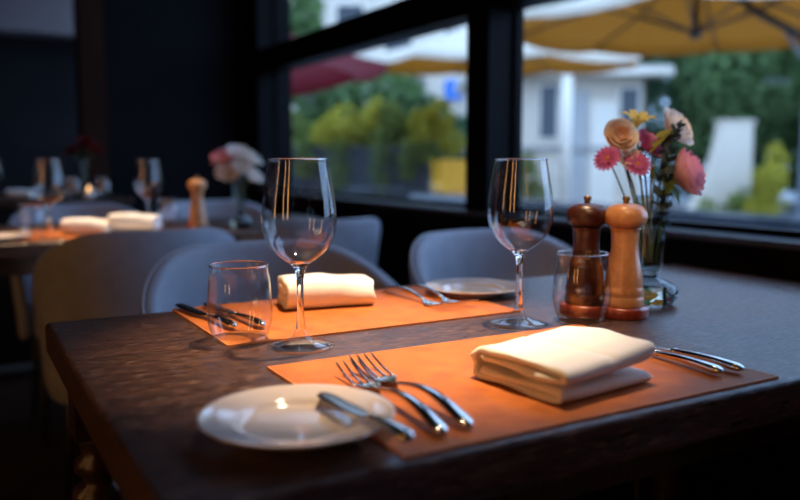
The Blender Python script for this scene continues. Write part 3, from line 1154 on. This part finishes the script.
def daisy(name, label, c, d, rad, mat, base, n=15, group='flowers in the front vase'):
    t = thing(name, label, 'flower', base, 0, group)
    c = Vector(c); d = Vector(d).normalized()
    V, F = [], []
    for j in range(7):
        v = j / 6
        w = rad * 0.15 * math.sin(PI * (0.15 + 0.75 * v)) ** 0.7
        for i in range(3):
            u = i - 1
            V.append((rad * (0.18 + 0.82 * v), u * w, rad * (0.30 * v - 0.22 * v * v) - 0.02 * rad * abs(u)))
    for j in range(6):
        for i in range(2):
            a = j * 3 + i
            F.append((a, a + 1, a + 4, a + 3))
    me = bpy.data.meshes.new('petal'); me.from_pydata(V, [], F); me.materials.append(MATS[mat]); me.shade_smooth()
    for k in range(n):
        put('petal', me, t, axis_matrix(c, d, 2 * PI * k / n))
        if k % 2 == 0:
            put('petal', me, t, axis_matrix(c + d * rad * .05, d, 2 * PI * (k + .5) / n) @ Matrix.Scale(0.72, 4) @ Matrix.Rotation(-0.35, 4, 'Y'))
    put('centre', MB().lathe([(0, -0.05 * rad), (0.22 * rad, 0.02 * rad), (0.18 * rad, 0.14 * rad), (0, 0.2 * rad)], 16).mesh('centre', 'pollen'), t, axis_matrix(c, d))
    stem_to(t, [Vector(base), (Vector(base) + c) / 2 + Vector((0, 0, .025)), c - d * .002], 0.0013)
    return t


daisy('pink_daisy', 'pink daisy reaching furthest out on the mill side of the vase', (0.876, 0.892, 0.977), (-0.75, -0.30, 0.45), 0.0225, 'petal_pink_deep', VB(-.01, 0), 18)
daisy('pink_daisy', 'pink daisy under the peach blossom in the front bouquet', (0.928, 0.880, 0.968), (-0.35, -0.65, 0.45), 0.0215, 'petal_pink_deep', VB(-.005, -.006), 18)
daisy('pink_daisy', 'pink daisy half hidden behind the silvery leaves in the bouquet', (0.972, 0.884, 0.995), (0.25, -0.75, 0.4), 0.019, 'petal_pink_deep', VB(.003, .006))


def lily(name, label, c, d, rad, base):
    t = thing(name, label, 'flower', base, 0, 'flowers in the front vase')
    c = Vector(c); d = Vector(d).normalized()
    V, F = [], []
    for j in range(9):
        v = j / 8
        w = rad * 0.27 * math.sin(PI * (0.06 + 0.94 * v)) ** 0.8
        rr = rad * (0.06 + 0.95 * v ** 1.1)
        zz = rad * (0.75 * math.sin(v * PI * 0.62))
        for i in range(5):
            u = -1 + i / 2
            V.append((rr, u * w, zz + 0.10 * rad * u * u))
    for j in range(8):
        for i in range(4):
            a = j * 5 + i
            F.append((a, a + 1, a + 6, a + 5))
    me = bpy.data.meshes.new('petal'); me.from_pydata(V, [], F); me.materials.append(MATS['petal_yellow']); me.shade_smooth()
    for k in range(6):
        put('petal', me, t, axis_matrix(c - d * rad * .35, d, 2 * PI * k / 6 + .3))
    for k in range(5):
        a = 2 * PI * k / 5
        m = axis_matrix(c - d * rad * .3, d)
        P = [m @ Vector((0.1 * rad * u * math.cos(a) * u, 0.1 * rad * u * math.sin(a), 0.7 * rad * u)) - t.location for u in (0, .3, .6, 1)]
        build('stamen', MB().tube(P, 0.0006, 6), 'leaf_lime', t)
    stem_to(t, [Vector(base), (Vector(base) + c) / 2 + Vector((0, 0, .02)), c - d * rad * .3])
    return t


lily('yellow_lily', 'small yellow lily at the very top of the front bouquet', (0.949, 0.904, 1.034), (-0.1, -0.35, 0.9), 0.027, VB(-.003, .006))


def leaf_mesh(L, w, bend, mat, name='leaf', cup=.15, pw=0.75):
    V, F = [], []
    for j in range(9):
        v = j / 8
        ww = w * math.sin(PI * (0.03 + 0.97 * v)) ** pw
        for i in range(5):
            u = -1 + i / 2
            V.append((L * v, u * ww, bend * L * v * v + cup * w * u * u))
    for j in range(8):
        for i in range(4):
            a = j * 5 + i
            F.append((a, a + 1, a + 6, a + 5))
    me = bpy.data.meshes.new(name); me.from_pydata(V, [], F); me.materials.append(MATS[mat]); me.shade_smooth()
    return me


def dirx(p, d, roll=0):
    d = Vector(d).normalized()
    q = Vector((1, 0, 0)).rotation_difference(d)
    return Matrix.Translation(p) @ q.to_matrix().to_4x4() @ Matrix.Rotation(roll, 4, 'X')


# silver-dollar eucalyptus spray
base = VB(.004, -.008)
euc = thing('eucalyptus_spray', 'spray of round dark silvery leaves down the front of the bouquet', 'foliage', base, 0, 'flowers in the front vase')
P = [Vector(VB(.004, -.008)), Vector((0.968, 0.868, 0.90)), Vector((0.970, 0.862, 0.96)), Vector((0.982, 0.862, 1.005)), Vector((0.995, 0.862, 1.028))]
build('stem', MB().tube([p - euc.location for p in P], 0.0012, 8), 'stem_green', euc)
random.seed(4)
lm = leaf_mesh(0.0185, 0.0100, 0.1, 'leaf_gum', cup=.3, pw=0.5)
for k in range(30):
    u = 0.16 + 0.84 * k / 29
    s = u * 4
    i = min(3, int(s))
    p = P[i].lerp(P[i + 1], s - i)
    a = k * 2.2
    d = Vector((math.cos(a) * .9, math.sin(a) * .6 - .35, 0.25 + random.uniform(-.2, .2)))
    sc = 1.30 - 0.6 * u
    put('leaf', lm, euc, dirx(p, d, random.uniform(-.8, .8)) @ Matrix.Scale(sc, 4))
lv = thing('leafy_stem', 'yellow green leaves rising between the lily and the carnation', 'foliage', VB(0, -.003), 0, 'flowers in the front vase')
stem_to(lv, [Vector(VB(0, -.003)), Vector((0.955, .880, .92)), Vector((0.957, 0.878, 1.005))])
lg = leaf_mesh(0.046, 0.0085, -0.25, 'leaf_lime')
put('leaf', lg, lv, dirx(Vector((0.948, 0.874, 0.985)), (0.45, -0.25, 0.85)))
put('leaf', lg, lv, dirx(Vector((0.957, 0.874, 1.010)), (0.9, -0.3, 0.35), 0.6))
put('leaf', lg, lv, dirx(Vector((0.960, 0.876, 0.945)), (-0.7, -0.4, 0.6), -0.6))
lr = thing('drooping_leaf', 'green leaf drooping below the big pink rose', 'foliage', VB(.01, 0), 0, 'flowers in the front vase')
stem_to(lr, [Vector(VB(.01, 0)), Vector((0.975, .870, .90)), Vector((0.985, 0.866, 0.935))])
lgr = leaf_mesh(0.042, 0.010, -0.3, 'leaf_green')
put('leaf', lgr, lr, dirx(Vector((0.982, 0.866, 0.938)), (0.55, -0.2, -0.55), 1.0))
put('leaf', lgr, lr, dirx(Vector((0.972, 0.868, 0.915)), (-0.3, -0.5, 0.55), .4))


# blurred bouquets further back: same kinds of blooms
def bouquet(vx, vy, z0, spots, mats, group, cat_label, seed):
    random.seed(seed)
    for k, (dx, dy, dz, r) in enumerate(spots):
        base = (vx + 0.004 * math.cos(k * 1.7), vy + 0.004 * math.sin(k * 1.7), z0 + 0.065)
        carnation('carnation', cat_label[k], (vx + dx, vy + dy, z0 + dz), (dx * 6, dy * 6 - .3, 0.6), r, mats[k % len(mats)], base, 16, group)


bouquet(0.845, 2.56, TZ, [(-0.055, 0.0, 0.235, 0.042), (0.0, -0.01, 0.25, 0.046), (0.048, 0.0, 0.235, 0.040), (-0.045, -0.02, 0.185, 0.042), (0.045, -0.02, 0.175, 0.040), (0.0, -0.03, 0.205, 0.036)],
        ['petal_pink', 'petal_peach', 'petal_peach', 'petal_cream', 'petal_peach', 'petal_peach'], 'blurred flowers on the second table',
        ['pale pink blurred flower, upper outer one beside the mill', 'pale peach blurred flower at the very top of the second bouquet', 'peach blurred flower, upper one toward the window',
         'cream blurred flower, lower one on the mill side', 'white blurred flower, lowest one toward the window', 'peach blurred flower in the middle of the second bouquet'], 3)
bouquet(0.555, 3.93, 0.80, [(-0.05, 0, 0.22, 0.04), (0.05, 0, 0.23, 0.045), (0.0, -0.02, 0.26, 0.04)], ['petal_dark_red'], 'dark red flowers on the sideboard',
        ['dark red bloom on the sideboard, leaning away from the navy panel', 'dark red bloom on the sideboard, leaning to the navy panel', 'topmost dark red bloom on the sideboard'], 5)

# sideboard by the pillar
sb = thing('sideboard', 'black sideboard in front of the brown pillar', 'sideboard', (0.40, 3.93, 0))
build('body', MB().box(-.32, .32, -.15, .15, 0.08, 0.77), 'black_wall', sb, smooth=False, bevel=.004)
build('top', MB().box(-.34, .34, -.165, .165, 0.771, 0.80), 'leg_wood', sb, smooth=False, bevel=.004)
for sx in (-1, 1):
    dr = build('door', MB().box(min(sx * .008, sx * .30), max(sx * .008, sx * .30), -.165, -.1505, 0.11, 0.74), 'black_wall', sb, smooth=False, bevel=.003)
    build('handle', MB().tube([(sx * .03, -.178, .40), (sx * .03, -.178, .50)], .005, 8), 'brass', dr)
    for sy in (-1, 1):
        build('leg', MB().tube([(sx * .28, sy * .12, 0), (sx * .28, sy * .12, .08)], .014, 10), 'black_metal', sb)
dup(tum0, 'dim tumbler on the sideboard under the dark red flowers', (0.49, 3.86, 0.80))
dup(tum0, 'dim tumbler on the sideboard closer to the navy panel', (0.62, 3.86, 0.80))
cand = thing('candle_lantern', 'small lit candle glass on the sideboard before the dark red flowers', 'candle', (0.555, 3.83, 0.80))
build('holder', MB().lathe([(0.024, 0.001), (0.028, 0.004), (0.029, 0.075), (0.0275, 0.075), (0.0265, 0.006), (0.02, 0.004)], 32), 'clear_glass', cand)
build('wax', MB().lathe([(0, 0), (0.022, 0), (0.023, 0.004), (0.022, 0.030), (0, 0.029)], 24), 'linen', cand)
build('flame', MB().lathe([(0, 0.031), (0.004, 0.037), (0.0045, 0.043), (0.002, 0.054), (0, 0.060)], 12), 'flame_glow', cand)


# ================================================================== room spotlights, plus unseen lamps added for glass streaks and flowers
def spot_lamp(loc, target, power, size_deg, label, blend=1.0, radius=0.03):
    t = thing('ceiling_spotlight', label, 'spotlight', loc, 0, 'black ceiling spotlights')
    d = (Vector(target) - Vector(loc)).normalized()
    q = Vector((0, 0, -1)).rotation_difference(d).to_matrix().to_4x4()
    can = MB().lathe([(0.040, -0.02), (0.042, -0.02), (0.042, 0.10), (0.03, 0.115), (0, 0.118)], 32)
    o = build('housing', can, 'black_metal', t)
    o.matrix_local = q
    o2 = build('lens', MB().lathe([(0, 0.052), (0.034, 0.052), (0.036, 0.056), (0, 0.06)], 32), 'bulb_glow', t)
    o2.matrix_local = q
    build('stem', MB().tube([(0, 0, 0.10), (0, 0, 2.70 - loc[2])], 0.008, 10), 'black_metal', t)
    ld = bpy.data.lights.new('spot_bulb', 'SPOT')
    ld.energy = power
    ld.color = WARM
    ld.spot_size = R(size_deg)
    ld.spot_blend = blend
    ld.shadow_soft_size = radius
    lo = bpy.data.objects.new('spot_bulb', ld)
    COL.objects.link(lo)
    lo.parent = t
    lo.matrix_local = q @ Matrix.Translation((0, 0, 0.03))
    return t


spot_lamp((0.72, 0.90, 2.45), (0.48, 0.86, TZ), 440, 26.5, 'black ceiling spotlight over the front table')
spot_lamp((0.45, 2.80, 2.45), (0.34, 2.50, TZ), 260, 36, 'black ceiling spotlight over the second table')


def streak_lamp(x, y, label):  # unseen amber source, added so the glasses mirror warm streaks
    t = thing('streak_lamp', label, 'lamp', (x, y, 0), 0, 'unseen amber lamps added for glass streaks')
    build('base', MB().lathe([(0, 0), (0.14, 0), (0.14, 0.015), (0.02, 0.03), (0, 0.03)], 32), 'black_metal', t)
    build('pole', MB().tube([(0, 0, .03), (0, 0, .82)], 0.012, 10), 'black_metal', t)
    build('shade', MB().lathe([(0.075, 0.80), (0.08, 0.81), (0.08, 2.45), (0.075, 2.46)], 32), 'streak_glow', t)
    build('cap', MB().lathe([(0, 2.461), (0.083, 2.461), (0.083, 2.475), (0, 2.48)], 32), 'black_metal', t)
    return t


spot_lamp((0.15, -0.20, 2.45), (0.95, 0.87, 0.98), 95, 19, 'unseen spotlight added to brighten the front flowers')  # extra lamp put in to warm and lift the bouquet

streak_lamp(-2.3, -0.85, 'unseen amber lamp added for streaks in the glasses, by the wall across from the window')
streak_lamp(-2.6, 1.45, 'unseen amber lamp added to widen the streaks, level with the front table')
streak_lamp(-2.75, -0.15, 'second unseen amber lamp added for the streaks, further along that wall')

# ================================================================== outside
YAW = R(-29.795)
gr = build('ground_patio', MB().box(-28, 28, -30, 30, -0.06, 0), 'paving', None, (29.7, 12, -0.12), smooth=False)
struct(gr, 'grey paved terrace outside the windows', 'ground')


def umbrella(loc, r, zr, za, canvas, label, tilt=(0, 0), rz=0.0, pole=True, sag=0.05):
    t = thing('patio_umbrella', label, 'umbrella', loc, 0, 'patio umbrellas')
    T = Matrix.Translation((0, 0, zr)) @ Euler((tilt[0], tilt[1], rz)).to_matrix().to_4x4()
    H = za - zr
    V, F = [], []
    nu, nv = 4, 6
    half = PI / 8
    for j in range(nv + 1):
        v = j / nv
        for i in range(nu + 1):
            u = -1 + 2 * i / nu
            rad = r * v
            x = rad * math.cos(half)
            y = rad * math.sin(half) * u
            z = H * (1 - v) ** 1.0 - sag * (1 - u * u) * v * math.sin(PI * v * .5) - 0.10 * math.sin(PI * v)
            V.append((x, y, z))
    for i in range(nu + 1):                    # short valance
        u = -1 + 2 * i / nu
        x, y, z = V[nv * (nu + 1) + i]
        V.append((x, y, z - 0.07))
    for j in range(nv + 1):
        for i in range(nu):
            a = j * (nu + 1) + i
            F.append((a, a + nu + 1, a + nu + 2, a + 1))
    me = bpy.data.meshes.new('canopy_panel')
    me.from_pydata(V, [], F)
    me.materials.append(MATS[canvas])
    me.shade_smooth()
    rib = MB().tube([(0.03, 0, H - .05), (r * .5, 0, H * .5 - .13), (r * .99, 0, -.025)], 0.012, 6).mesh('rib', 'rib_dark')
    strut = MB().tube([(0.05, 0, -0.10), (r * .5, 0, H * .5 - .14)], 0.011, 6).mesh('strut', 'rib_dark')
    for k in range(8):
        o = link('canopy_panel', me, t); o.matrix_local = T @ Matrix.Rotation(2 * PI * k / 8, 4, 'Z')
        o = link('rib', rib, t); o.matrix_local = T @ Matrix.Rotation(2 * PI * (k + .5) / 8, 4, 'Z')
        o = link('strut', strut, t); o.matrix_local = T @ Matrix.Rotation(2 * PI * (k + .5) / 8, 4, 'Z')
    o = build('hub', MB().lathe([(0, -.16), (.05, -.16), (.06, -.08), (.03, -.05), (.03, H - .04), (.05, H + .02), (0, H + .10)], 16), 'rib_dark', t)
    o.matrix_local = T
    if pole:
        build('pole', MB().tube([(0, 0, -.12), (0, 0, zr - .1)], .025, 10), 'mast_grey', t)
        build('base', MB().lathe([(0, -.119), (.3, -.119), (.3, -.06), (.05, -.03), (0, -.03)], 20), 'planter_dark', t)
    return t


u1 = umbrella((5.85, 4.92, 0), 1.68, 2.21, 2.84, 'canvas_tan', 'big tan umbrella above the flowers, seen from underneath', rz=R(10), pole=False)
mast = build('mast', MB().tube([(0.58, -0.74, -.12), (0.58, -0.74, 2.05), (0.56, -0.70, 2.15)], .05, 12), 'mast_grey', u1)
build('arm', MB().tube([(0.57, -0.73, 1.98), (0.30, -0.38, 2.25), (0.02, 0, 2.70)], .035, 10), 'rib_dark', u1)
build('brace', MB().tube([(0.575, -0.735, 1.75), (0.45, -0.56, 2.09)], .022, 8), 'mast_grey', u1)
umbrella((6.60, 8.94, 0), 2.02, 2.33, 2.98, 'canvas_tan', 'tan umbrella further off, crossing behind the mullion', tilt=(R(2.6), R(-1.5)), rz=R(4))
umbrella((2.62, 8.05, 0), 1.62, 1.80, 2.62, 'canvas_red', 'dark red umbrella under the transom bar', tilt=(R(6), R(-10)), rz=R(0))

# white house seen past the mullion
hs = thing('white_house', 'low white house with grey eave and shutters behind the mullion', 'building', (11.15, 12.45, -0.12), YAW)
build('wall', MB().box(-1.95, 1.5, 0, 3.5, 0, 2.75), 'white_render', hs, smooth=False)
rf = build('roof', MB().box(-2.1, 1.9, -.55, 4.0, 2.76, 2.95), 'roof_grey', hs, smooth=False)
build('gutter', MB().tube([(-2.1, -.58, 2.80), (1.9, -.58, 2.80)], .06, 8), 'white_metal', rf)
for x0, x1, z0, z1 in ((-0.62, -0.28, 1.55, 2.6), (1.02, 1.38, 1.5, 2.55)):
    w = build('window_frame', MB().box(x0 - .05, x1 + .05, -.05, -.001, z0 - .05, z1 + .05), 'white_metal', hs, smooth=False)
    build('pane', MB().box(x0, x1, -.07, -.051, z0, z1), 'dark_pane', w, smooth=False)
for x0, x1, z0, z1 in ((0.04, 0.36, 0.15, 2.5), (0.42, 0.95, 0.15, 2.3)):
    build('shutter', MB().box(x0, x1, -.05, -.001, z0, z1), 'shutter_grey' if x0 < .2 else 'white_metal', hs, smooth=False)
build('ledge', MB().box(-1.95, 1.5, -.12, -.001, 1.30, 1.38), 'grey_render', hs, smooth=False)

# grey apartment block far behind the planters
ap = thing('apartment_block', 'grey block with a blue panel far behind the hanging plants', 'building', (10.6, 19.4, -0.12), YAW)
build('wall', MB().box(-7.5, 3.2, 0, 5, 0, 9.0), 'grey_render', ap, smooth=False)
build('bay', MB().box(-3.0, 2.6, -.25, -.001, 3.35, 9.0), 'white_render', ap, smooth=False)
build('corner_pier', MB().box(1.15, 2.7, -.35, -.26, 0.3, 3.34), 'white_render', ap, smooth=False)
build('blue_panel', MB().box(1.66, 2.45, -.42, -.355, 2.72, 3.25), 'blue_panel', ap, smooth=False)
for i, x in enumerate((-6.3, -4.6, -2.4, -0.9, 0.4, 2.0)):
    for z in (1.2, 4.0, 6.4):
        if x > 1 and z < 2:
            continue
        yb = -.255 if (-3 < x < 2.6 and z > 3) else -.002
        w = build('window_frame', MB().box(x - .42, x + .42, yb - .06, yb, z - .06, z + 1.3), 'white_metal', ap, smooth=False)
        build('pane', MB().box(x - .36, x + .36, yb - .08, yb - .061, z, z + 1.24), 'dark_pane', w, smooth=False)

# tapering white garden wall
gw = thing('garden_wall', 'tall tapering white wall among the trees beside the rose', 'wall piece', (12.1, 9.30, -0.12), YAW)
prof = [(-0.72, 0), (0.42, 0), (0.38, 1.75), (-0.14, 1.75), (-0.19, 1.4), (-0.30, 0.95), (-0.50, 0.45)]
n = len(prof)
V = [(x, 0, z) for x, z in prof] + [(x, 0.35, z) for x, z in prof]
F = [tuple(range(n))[::-1], tuple(range(n, 2 * n))] + [(i, (i + 1) % n, n + (i + 1) % n, n + i) for i in range(n)]
build('slab', MB().add(V, F), 'white_render', gw, smooth=False)
build('coping', MB().box(-0.18, 0.42, -.03, .38, 1.751, 1.80), 'white_render', gw, smooth=False)

# white post in front of the house
wp = thing('white_post', 'slim white post in front of the white house', 'post', (9.30, 10.47, -0.12))
build('shaft', MB().lathe([(0, 0), (0.092, 0), (0.092, 2.60), (0, 2.60)], 20), 'white_metal', wp)
build('cap', MB().lathe([(0, 2.601), (0.14, 2.601), (0.15, 2.67), (0.09, 2.76), (0, 2.78)], 20), 'white_metal', wp)
build('plinth', MB().lathe([(0.093, 0.0), (0.15, 0), (0.15, 0.12), (0.093, 0.16)], 20), 'white_metal', wp)
wp2 = thing('white_post', 'short white post under the red umbrella', 'post', (5.10, 12.85, -0.12))
build('shaft', MB().lathe([(0, 0), (0.13, 0), (0.13, 1.92), (0, 1.92)], 20), 'white_metal', wp2)
build('cap', MB().lathe([(0, 1.921), (0.17, 1.921), (0.17, 2.0), (0, 2.02)], 20), 'white_metal', wp2)

# low wall outside the glass
lw = sbox('wall_terrace', 3.7, 3.95, -2.0, 6.2, -0.12, 0.62, 'rail_blue', 'low dark blue wall along the terrace below the flowers', 'low wall')
sbox('trim_terrace', 3.66, 3.99, -2.0, 6.2, 0.621, 0.67, 'rail_blue', 'flat dark coping on the low terrace wall', 'coping')

# planter wall with bushes
pl = thing('planter_wall', 'long dark planter wall with plants hanging over it', 'planter', (5.85, 10.9, -0.12), YAW)
build('box', MB().box(-2.4, 0.82, 0, 0.7, 0, 1.25), 'planter_dark', pl, smooth=False)
build('coping', MB().box(-2.44, 0.86, -.05, .75, 1.251, 1.31), 'planter_dark', pl, smooth=False)


def leaf_cloud(n, blobs, size, seed):
    rnd = random.Random(seed)
    V, F = [], []
    wts = [b[3] * b[4] * b[5] for b in blobs]
    tot = sum(wts)
    for b, w in zip(blobs, wts):
        for _ in range(int(n * w / tot)):
            while True:
                p = Vector((rnd.uniform(-1, 1), rnd.uniform(-1, 1), rnd.uniform(-1, 1)))
                if 0.02 < p.length < 1:
                    break
            p = p.normalized() * (p.length ** 0.45)
            c = Vector((b[0] + p.x * b[3], b[1] + p.y * b[4], b[2] + p.z * b[5]))
            e = Euler((rnd.uniform(-1.2, 1.2), rnd.uniform(-1.2, 1.2), rnd.uniform(0, 6.3))).to_matrix()
            s = size * rnd.uniform(.6, 1.3)
            k = len(V)
            for q in ((-s, 0, 0), (0, -s * .45, s * .12), (s, 0, 0), (0, s * .45, s * .12)):
                V.append(c + e @ Vector(q))
            F.append((k, k + 1, k + 2, k + 3))
    me = bpy.data.meshes.new('foliage')
    me.from_pydata(V, [], F)
    return me


def bush(name, label, loc, blobs, n, size, mat, seed, group, trunk=None):
    t = thing(name, label, 'tree' if trunk else 'bush', loc, 0, group)
    me = leaf_cloud(n, blobs, size, seed)
    me.materials.append(MATS[mat])
    link('crown' if trunk else 'foliage', me, t)
    for tr in (trunk or [[(0, 0, 0), (0.02, 0, blobs[0][2])]]):
        rr = 0.12 if trunk else 0.02
        build('trunk' if trunk else 'stem', MB().tube(tr, [rr * (1 - .5 * i / (len(tr) - 1)) for i in range(len(tr))], 8), 'bark', t)
    return t


bz = 1.19
PB = 'bushes on the planter wall'
def clump(w, h, n, seed):
    r = random.Random(seed)
    out = []
    for _ in range(n):
        x = r.uniform(-w, w)
        q = r.uniform(.10, .26)
        out.append((x, r.uniform(-.2, .2), r.uniform(.02, h * (1 - .5 * (x / w) ** 2)), q, q, q * r.uniform(.8, 1.5)))
    return out


bush('planter_bush', 'yellow green bush on the planter wall, in the middle', (5.75, 11.27, bz), clump(.62, .58, 16, 1), 1300, .075, 'bush_lime', 1, PB)
bush('planter_bush', 'green bush on the planter wall under the red umbrella', (4.35, 12.08, bz), clump(.75, .48, 16, 2), 1300, .075, 'bush_green', 2, PB)
bush('planter_bush', 'small lime bush at the end of the planter wall by the mullion', (6.72, 10.68, bz), clump(.24, .66, 8, 3), 700, .07, 'bush_lime', 3, PB)
bush('planter_bush', 'green bush between the two lime bushes on the planter wall', (6.30, 11.0, bz), clump(.40, .45, 9, 4), 800, .075, 'bush_green', 4, PB)


def trailing(x, y, ln, label, seed):
    rnd = random.Random(seed)
    t = thing('trailing_plant', label, 'plant', (x, y, 1.19), 0, 'plants hanging over the planter wall')
    V, F = [], []
    for k in range(260):
        u = rnd.random()
        c = Vector((rnd.gauss(0, .09), rnd.gauss(-.05, .035), 0.08 - ln * u))
        e = Euler((rnd.uniform(-1, 1), rnd.uniform(-1, 1), rnd.uniform(0, 6.3))).to_matrix()
        s = .05 * rnd.uniform(.6, 1.3)
        q0 = len(V)
        for q in ((-s, 0, 0), (0, -s * .4, 0), (s, 0, 0), (0, s * .4, 0)):
            V.append(c + e @ Vector(q))
        F.append((q0, q0 + 1, q0 + 2, q0 + 3))
    me = bpy.data.meshes.new('foliage'); me.from_pydata(V, [], F); me.materials.append(MATS['bush_green'])
    link('foliage', me, t)
    build('stem', MB().tube([(0, 0.02, .06), (0, -.06, 0), (0, -.06, -ln * .95)], .01, 6), 'stem_green', t)


fx, fy = math.cos(YAW), math.sin(YAW)
for k, (s, ln, lb) in enumerate(((-1.15, .55, 'short hanging plant nearest the white post'), (-0.62, .75, 'hanging plant on the dark planter, second from the post'),
                                 (0.02, .85, 'longest hanging plant in the middle of the dark planter'), (0.45, .6, 'hanging plant just past the middle of the planter'),
                                 (0.72, .35, 'short hanging plant beside the yellow chair'))):
    trailing(5.85 + s * fx + 0.12 * fy, 10.9 + s * fy - 0.10 * fx, ln, lb, k)

# yellow chair outdoors
yc = thing('garden_chair', 'bright yellow slatted garden chair outside, beside the mullion', 'chair', (6.47, 9.53, -0.12), YAW + R(20))
yc.scale = (1.12, 1.12, 1.16)
for sx in (-1, 1):
    build('leg', MB().tube([(sx * .25, -.22, 0), (sx * .25, -.22, .62)], .025, 8), 'yellow_paint', yc)
    build('leg', MB().tube([(sx * .25, .24, 0), (sx * .25, .22, .44), (sx * .25, .30, .95)], .025, 8), 'yellow_paint', yc)
    build('armrest', MB().box(sx * .27 - .04, sx * .27 + .04, -.26, .26, .62, .65), 'yellow_paint', yc, smooth=False)
for k in range(5):
    build('seat_slat', MB().box(-.24, .24, -.22 + k * .09, -.15 + k * .09, .43, .455), 'yellow_paint', yc, smooth=False)
for k in range(4):
    x = -.20 + k * .115
    build('back_slat', MB().box(x, x + .095, .225, .25, .46, .95), 'yellow_paint', yc, smooth=False)
yp = thing('garden_table', 'low dark garden table beyond the yellow chair', 'table', (5.0, 9.4, -0.12))
build('table_top', MB().lathe([(0, .68), (.38, .68), (.39, .70), (.38, .72), (0, .72)], 28), 'planter_dark', yp)
build('pedestal', MB().tube([(0, 0, .03), (0, 0, .68)], .035, 10), 'planter_dark', yp)
build('foot', MB().lathe([(0, 0), (.24, 0), (.23, .03), (0, .04)], 24), 'planter_dark', yp)

# trees
TG = 'trees beyond the terrace'
S = lambda x, y: [(0, 0, 0), (x * .4, y * .4, 1.2), (x, y, 2.4)]
bush('tree', 'dark green tree right above the flowers', (14.0, 12.4, -.12), [(0, 0, 2.6, 1.7, 1.5, 1.5), (.9, -.8, 1.8, 1.3, 1.2, .9), (-.8, .3, 3.8, 1.3, 1.2, 1.0), (0, -.5, 1.0, .8, .8, .7)], 9000, .12, 'tree_dark', 11, TG, [S(.1, .1)])
bush('tree', 'dense green tree behind the tapering white wall', (14.6, 10.6, -.12), [(0, 0, 2.7, 1.8, 1.8, 1.4), (.6, .5, 4.0, 1.5, 1.5, 1.1), (-.6, .4, 1.3, .9, .9, .8), (.9, -1.2, 1.8, 1.2, 1.2, 1.0)], 10000, .12, 'tree_mid', 12, TG, [S(.1, .1)])
bush('tree', 'dark tree at the frame edge behind the umbrella mast', (14.9, 7.6, -.12), [(0, 0, 2.5, 1.9, 1.9, 1.5), (.3, .3, 3.9, 1.5, 1.5, 1.1), (0, .6, 1.1, 1.2, 1.2, .9)], 9000, .12, 'tree_dark', 13, TG, [S(.1, .1)])
bush('tree', 'tall tree far behind the garden wall', (18.5, 11.5, -.12), [(0, 0, 2.8, 3.2, 3.2, 2.6), (0, 0, 5.6, 2.8, 2.8, 2.2)], 12000, .17, 'tree_mid', 14, TG, [S(.1, .1)])
bush('tree', 'tall dark tree behind the white house', (17.0, 19.0, -.12), [(0, 0, 4.0, 3.0, 3.0, 2.4), (0, 0, 6.2, 2.4, 2.4, 2.0), (-2.5, 1.5, 4.4, 2.0, 2.0, 1.6)], 10000, .17, 'tree_dark', 15, TG, [S(.1, .1)])
bush('tree', 'green tree behind the red umbrella', (6.1, 15.2, -.12), [(0, 0, 2.4, 1.5, 1.5, 1.5), (-.4, 0, 4.0, 1.1, 1.1, 1.0), (1.4, -1, 2.0, 1.2, 1.0, 1.1)], 7000, .13, 'tree_mid', 16, TG, [S(.1, .1)])
bush('tree', 'dark tree between the grey block and the planter', (8.3, 14.2, -.12), [(0, 0, 1.6, 1.1, 1.0, .9), (.8, -.5, 1.3, .9, .9, .7)], 4500, .12, 'tree_dark', 17, TG, [S(.05, .05)])
bush('garden_shrub', 'yellow green shrub beside the tapering white wall', (12.05, 8.45, -.12), clump(.32, 1.35, 14, 8), 1100, .07, 'bush_lime', 21, 'garden shrubs')
bush('garden_shrub', 'green shrub against the white house wall', (10.0, 12.55, -.12), clump(.35, 1.3, 12, 9), 1000, .07, 'bush_green', 22, 'garden shrubs')
bush('garden_shrub', 'low green shrub at the foot of the white wall', (11.7, 9.0, -.12), clump(.55, .5, 12, 10), 1000, .06, 'bush_green', 23, 'garden shrubs')
